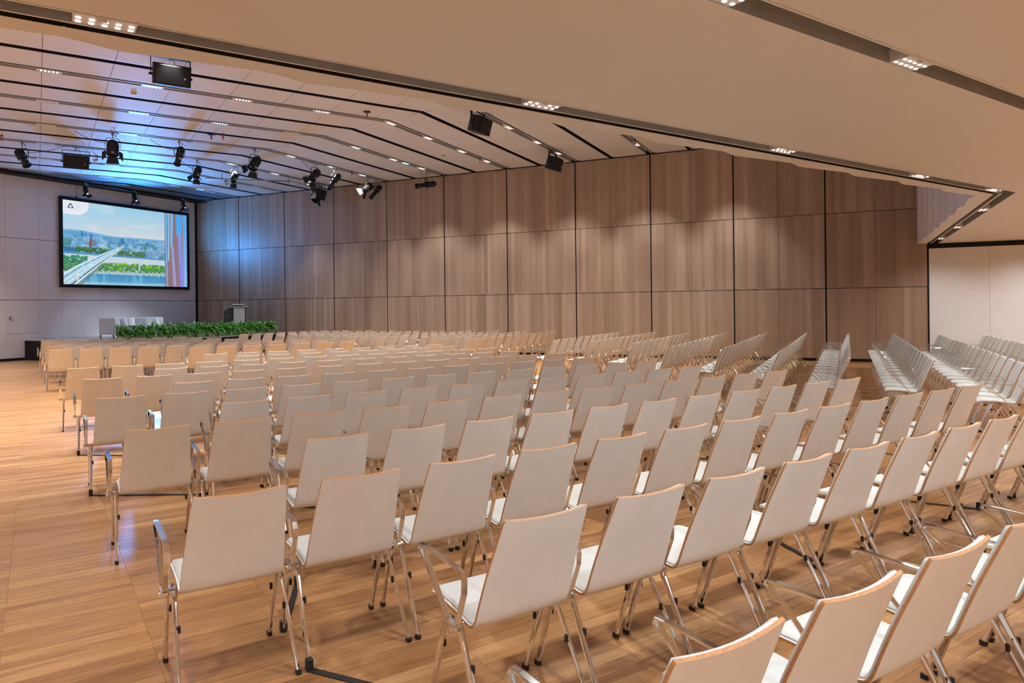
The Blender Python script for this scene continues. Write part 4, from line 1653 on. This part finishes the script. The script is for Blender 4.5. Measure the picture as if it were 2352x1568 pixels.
lantern('profile', -15.32, 20.92, (-20.5, 20.2, 0.6), 'slim black profile spotlight touching the wood wall corner of channel', 0.44, 0.46, 0.095)
lantern('profile', -12.98, 20.61, (-24.0, 18.8, 5.2), 'horizontal black profile spotlight in front of the wood wall', 0.44, 0.56, 0.10, cable=(0.05, -0.5))
pipe = thing('screen_lighting_pipe', 'dark pipe along the ceiling edge above the screen', 'pipe', (-24.2, 17.7, Z_HALL))
b = MB(); b.cyl((0, -3.6, -0.14), (0, 3.55, -0.14), 0.025, seg=10); b.build('tube', BLACKMETAL, pipe)
for y in (-3.2, -1.0, 1.2, 3.2):
    b = MB(); b.cyl((0, y, -0.14), (0, y, -0.004), 0.01, seg=6); b.build('drop_rod', BLACKMETAL, pipe)
for (y, nm) in ((16.0, 'left'), (17.88, 'middle'), (20.04, 'right')):
    lantern('fresnel', -24.15, y, (-23.1, y + 0.55, 0.7), 'small spotlight hanging above the screen, %s of three' % nm, 0.26, 0.24, 0.075, 60.0, Z_HALL - 0.13, 40)
pp = thing('lighting_pipe', 'grey lighting pipe reaching diagonally to the wood wall cluster', 'pipe', (-18.2, 18.3, Z_HALL))
b = MB(); b.cyl((-1.35, -1.15, -0.2), (0.62, 0.75, -0.16), 0.024, seg=10); b.cyl((0.62, 0.75, -0.16), (0.42, 2.9, -0.14), 0.024, seg=10); b.build('tube', GREYMETAL, pp)
for q in ((-1.0, -0.8), (0.55, 0.7), (0.45, 2.4)):
    b = MB(); b.cyl((q[0], q[1], -0.19), (q[0], q[1], -0.004), 0.012, seg=6); b.bevbox((q[0], q[1], -0.18), (0.06, 0.06, 0.07), 0.008); b.build('clamp', GREYMETAL, pp)

# ------------------------------------------------------------------ small ceiling fittings
def at_hall(px, py):
    d = ax_f + cam_r * ((px - PX) / F_PX) - cam_u * ((py - PY) / F_PX)
    k = (Z_HALL - EYE) / d.z
    return d.x * k, d.y * k


for (px, py, lb) in ((485, 308, 'with black plate above the fresnel row'), (512, 307, 'beside the ring with black plate'), (843, 256, 'on the ceiling panel near the bend'), (808, 393, 'in the channel near the wood wall'),
                     (1102, 363, 'below the channel close to the wood wall'), (1458, 320, 'in the channel under the soffit edge'), (222, 357, 'next to the smoke detector near the screen'), (4, 310, 'at the left picture edge')):
    x, y = at_hall(px, py)
    t_ = thing('rigging_ring', 'small red rigging ring %s' % lb, 'ring', (x, y, Z_HALL), 0.5, 'red rigging rings in the hall ceiling')
    b = MB()
    b.tube([(0.0, 0.045 * math.cos(a / 12 * 2 * math.pi), -0.085 + 0.06 * math.sin(a / 12 * 2 * math.pi)) for a in range(13)], 0.011, 6)
    b.build('ring', REDMETAL, t_)
    b = MB(); b.bevbox((0, 0, -0.008), (0.16, 0.16, 0.014), 0.004) if 'plate' in lb and 'beside' not in lb or 'panel' in lb else b.cyl((0, 0, -0.02), (0, 0, 0.0), 0.03, seg=10)
    b.build('plate', BLACKMETAL, t_)
for (px, py, lb) in ((307, 213, 'beside the large left loudspeaker'), (218, 367, 'near the loudspeaker above the screen'), (1019, 356, 'between the channels towards the wood wall')):
    x, y = at_hall(px, py)
    t_ = thing('smoke_detector', 'round beige smoke detector %s' % lb, 'smoke detector', (x, y, Z_HALL), 0, 'smoke detectors in the hall ceiling')
    b = MB(); b.cyl((0, 0, -0.018), (0, 0, 0.0), 0.062, 0.066, 18); b.build('base', DETECTOR, t_)
    b = MB(); b.cyl((0, 0, -0.052), (0, 0, -0.018), 0.034, 0.052, 18); b.build('sensor_head', DETECTOR, t_)
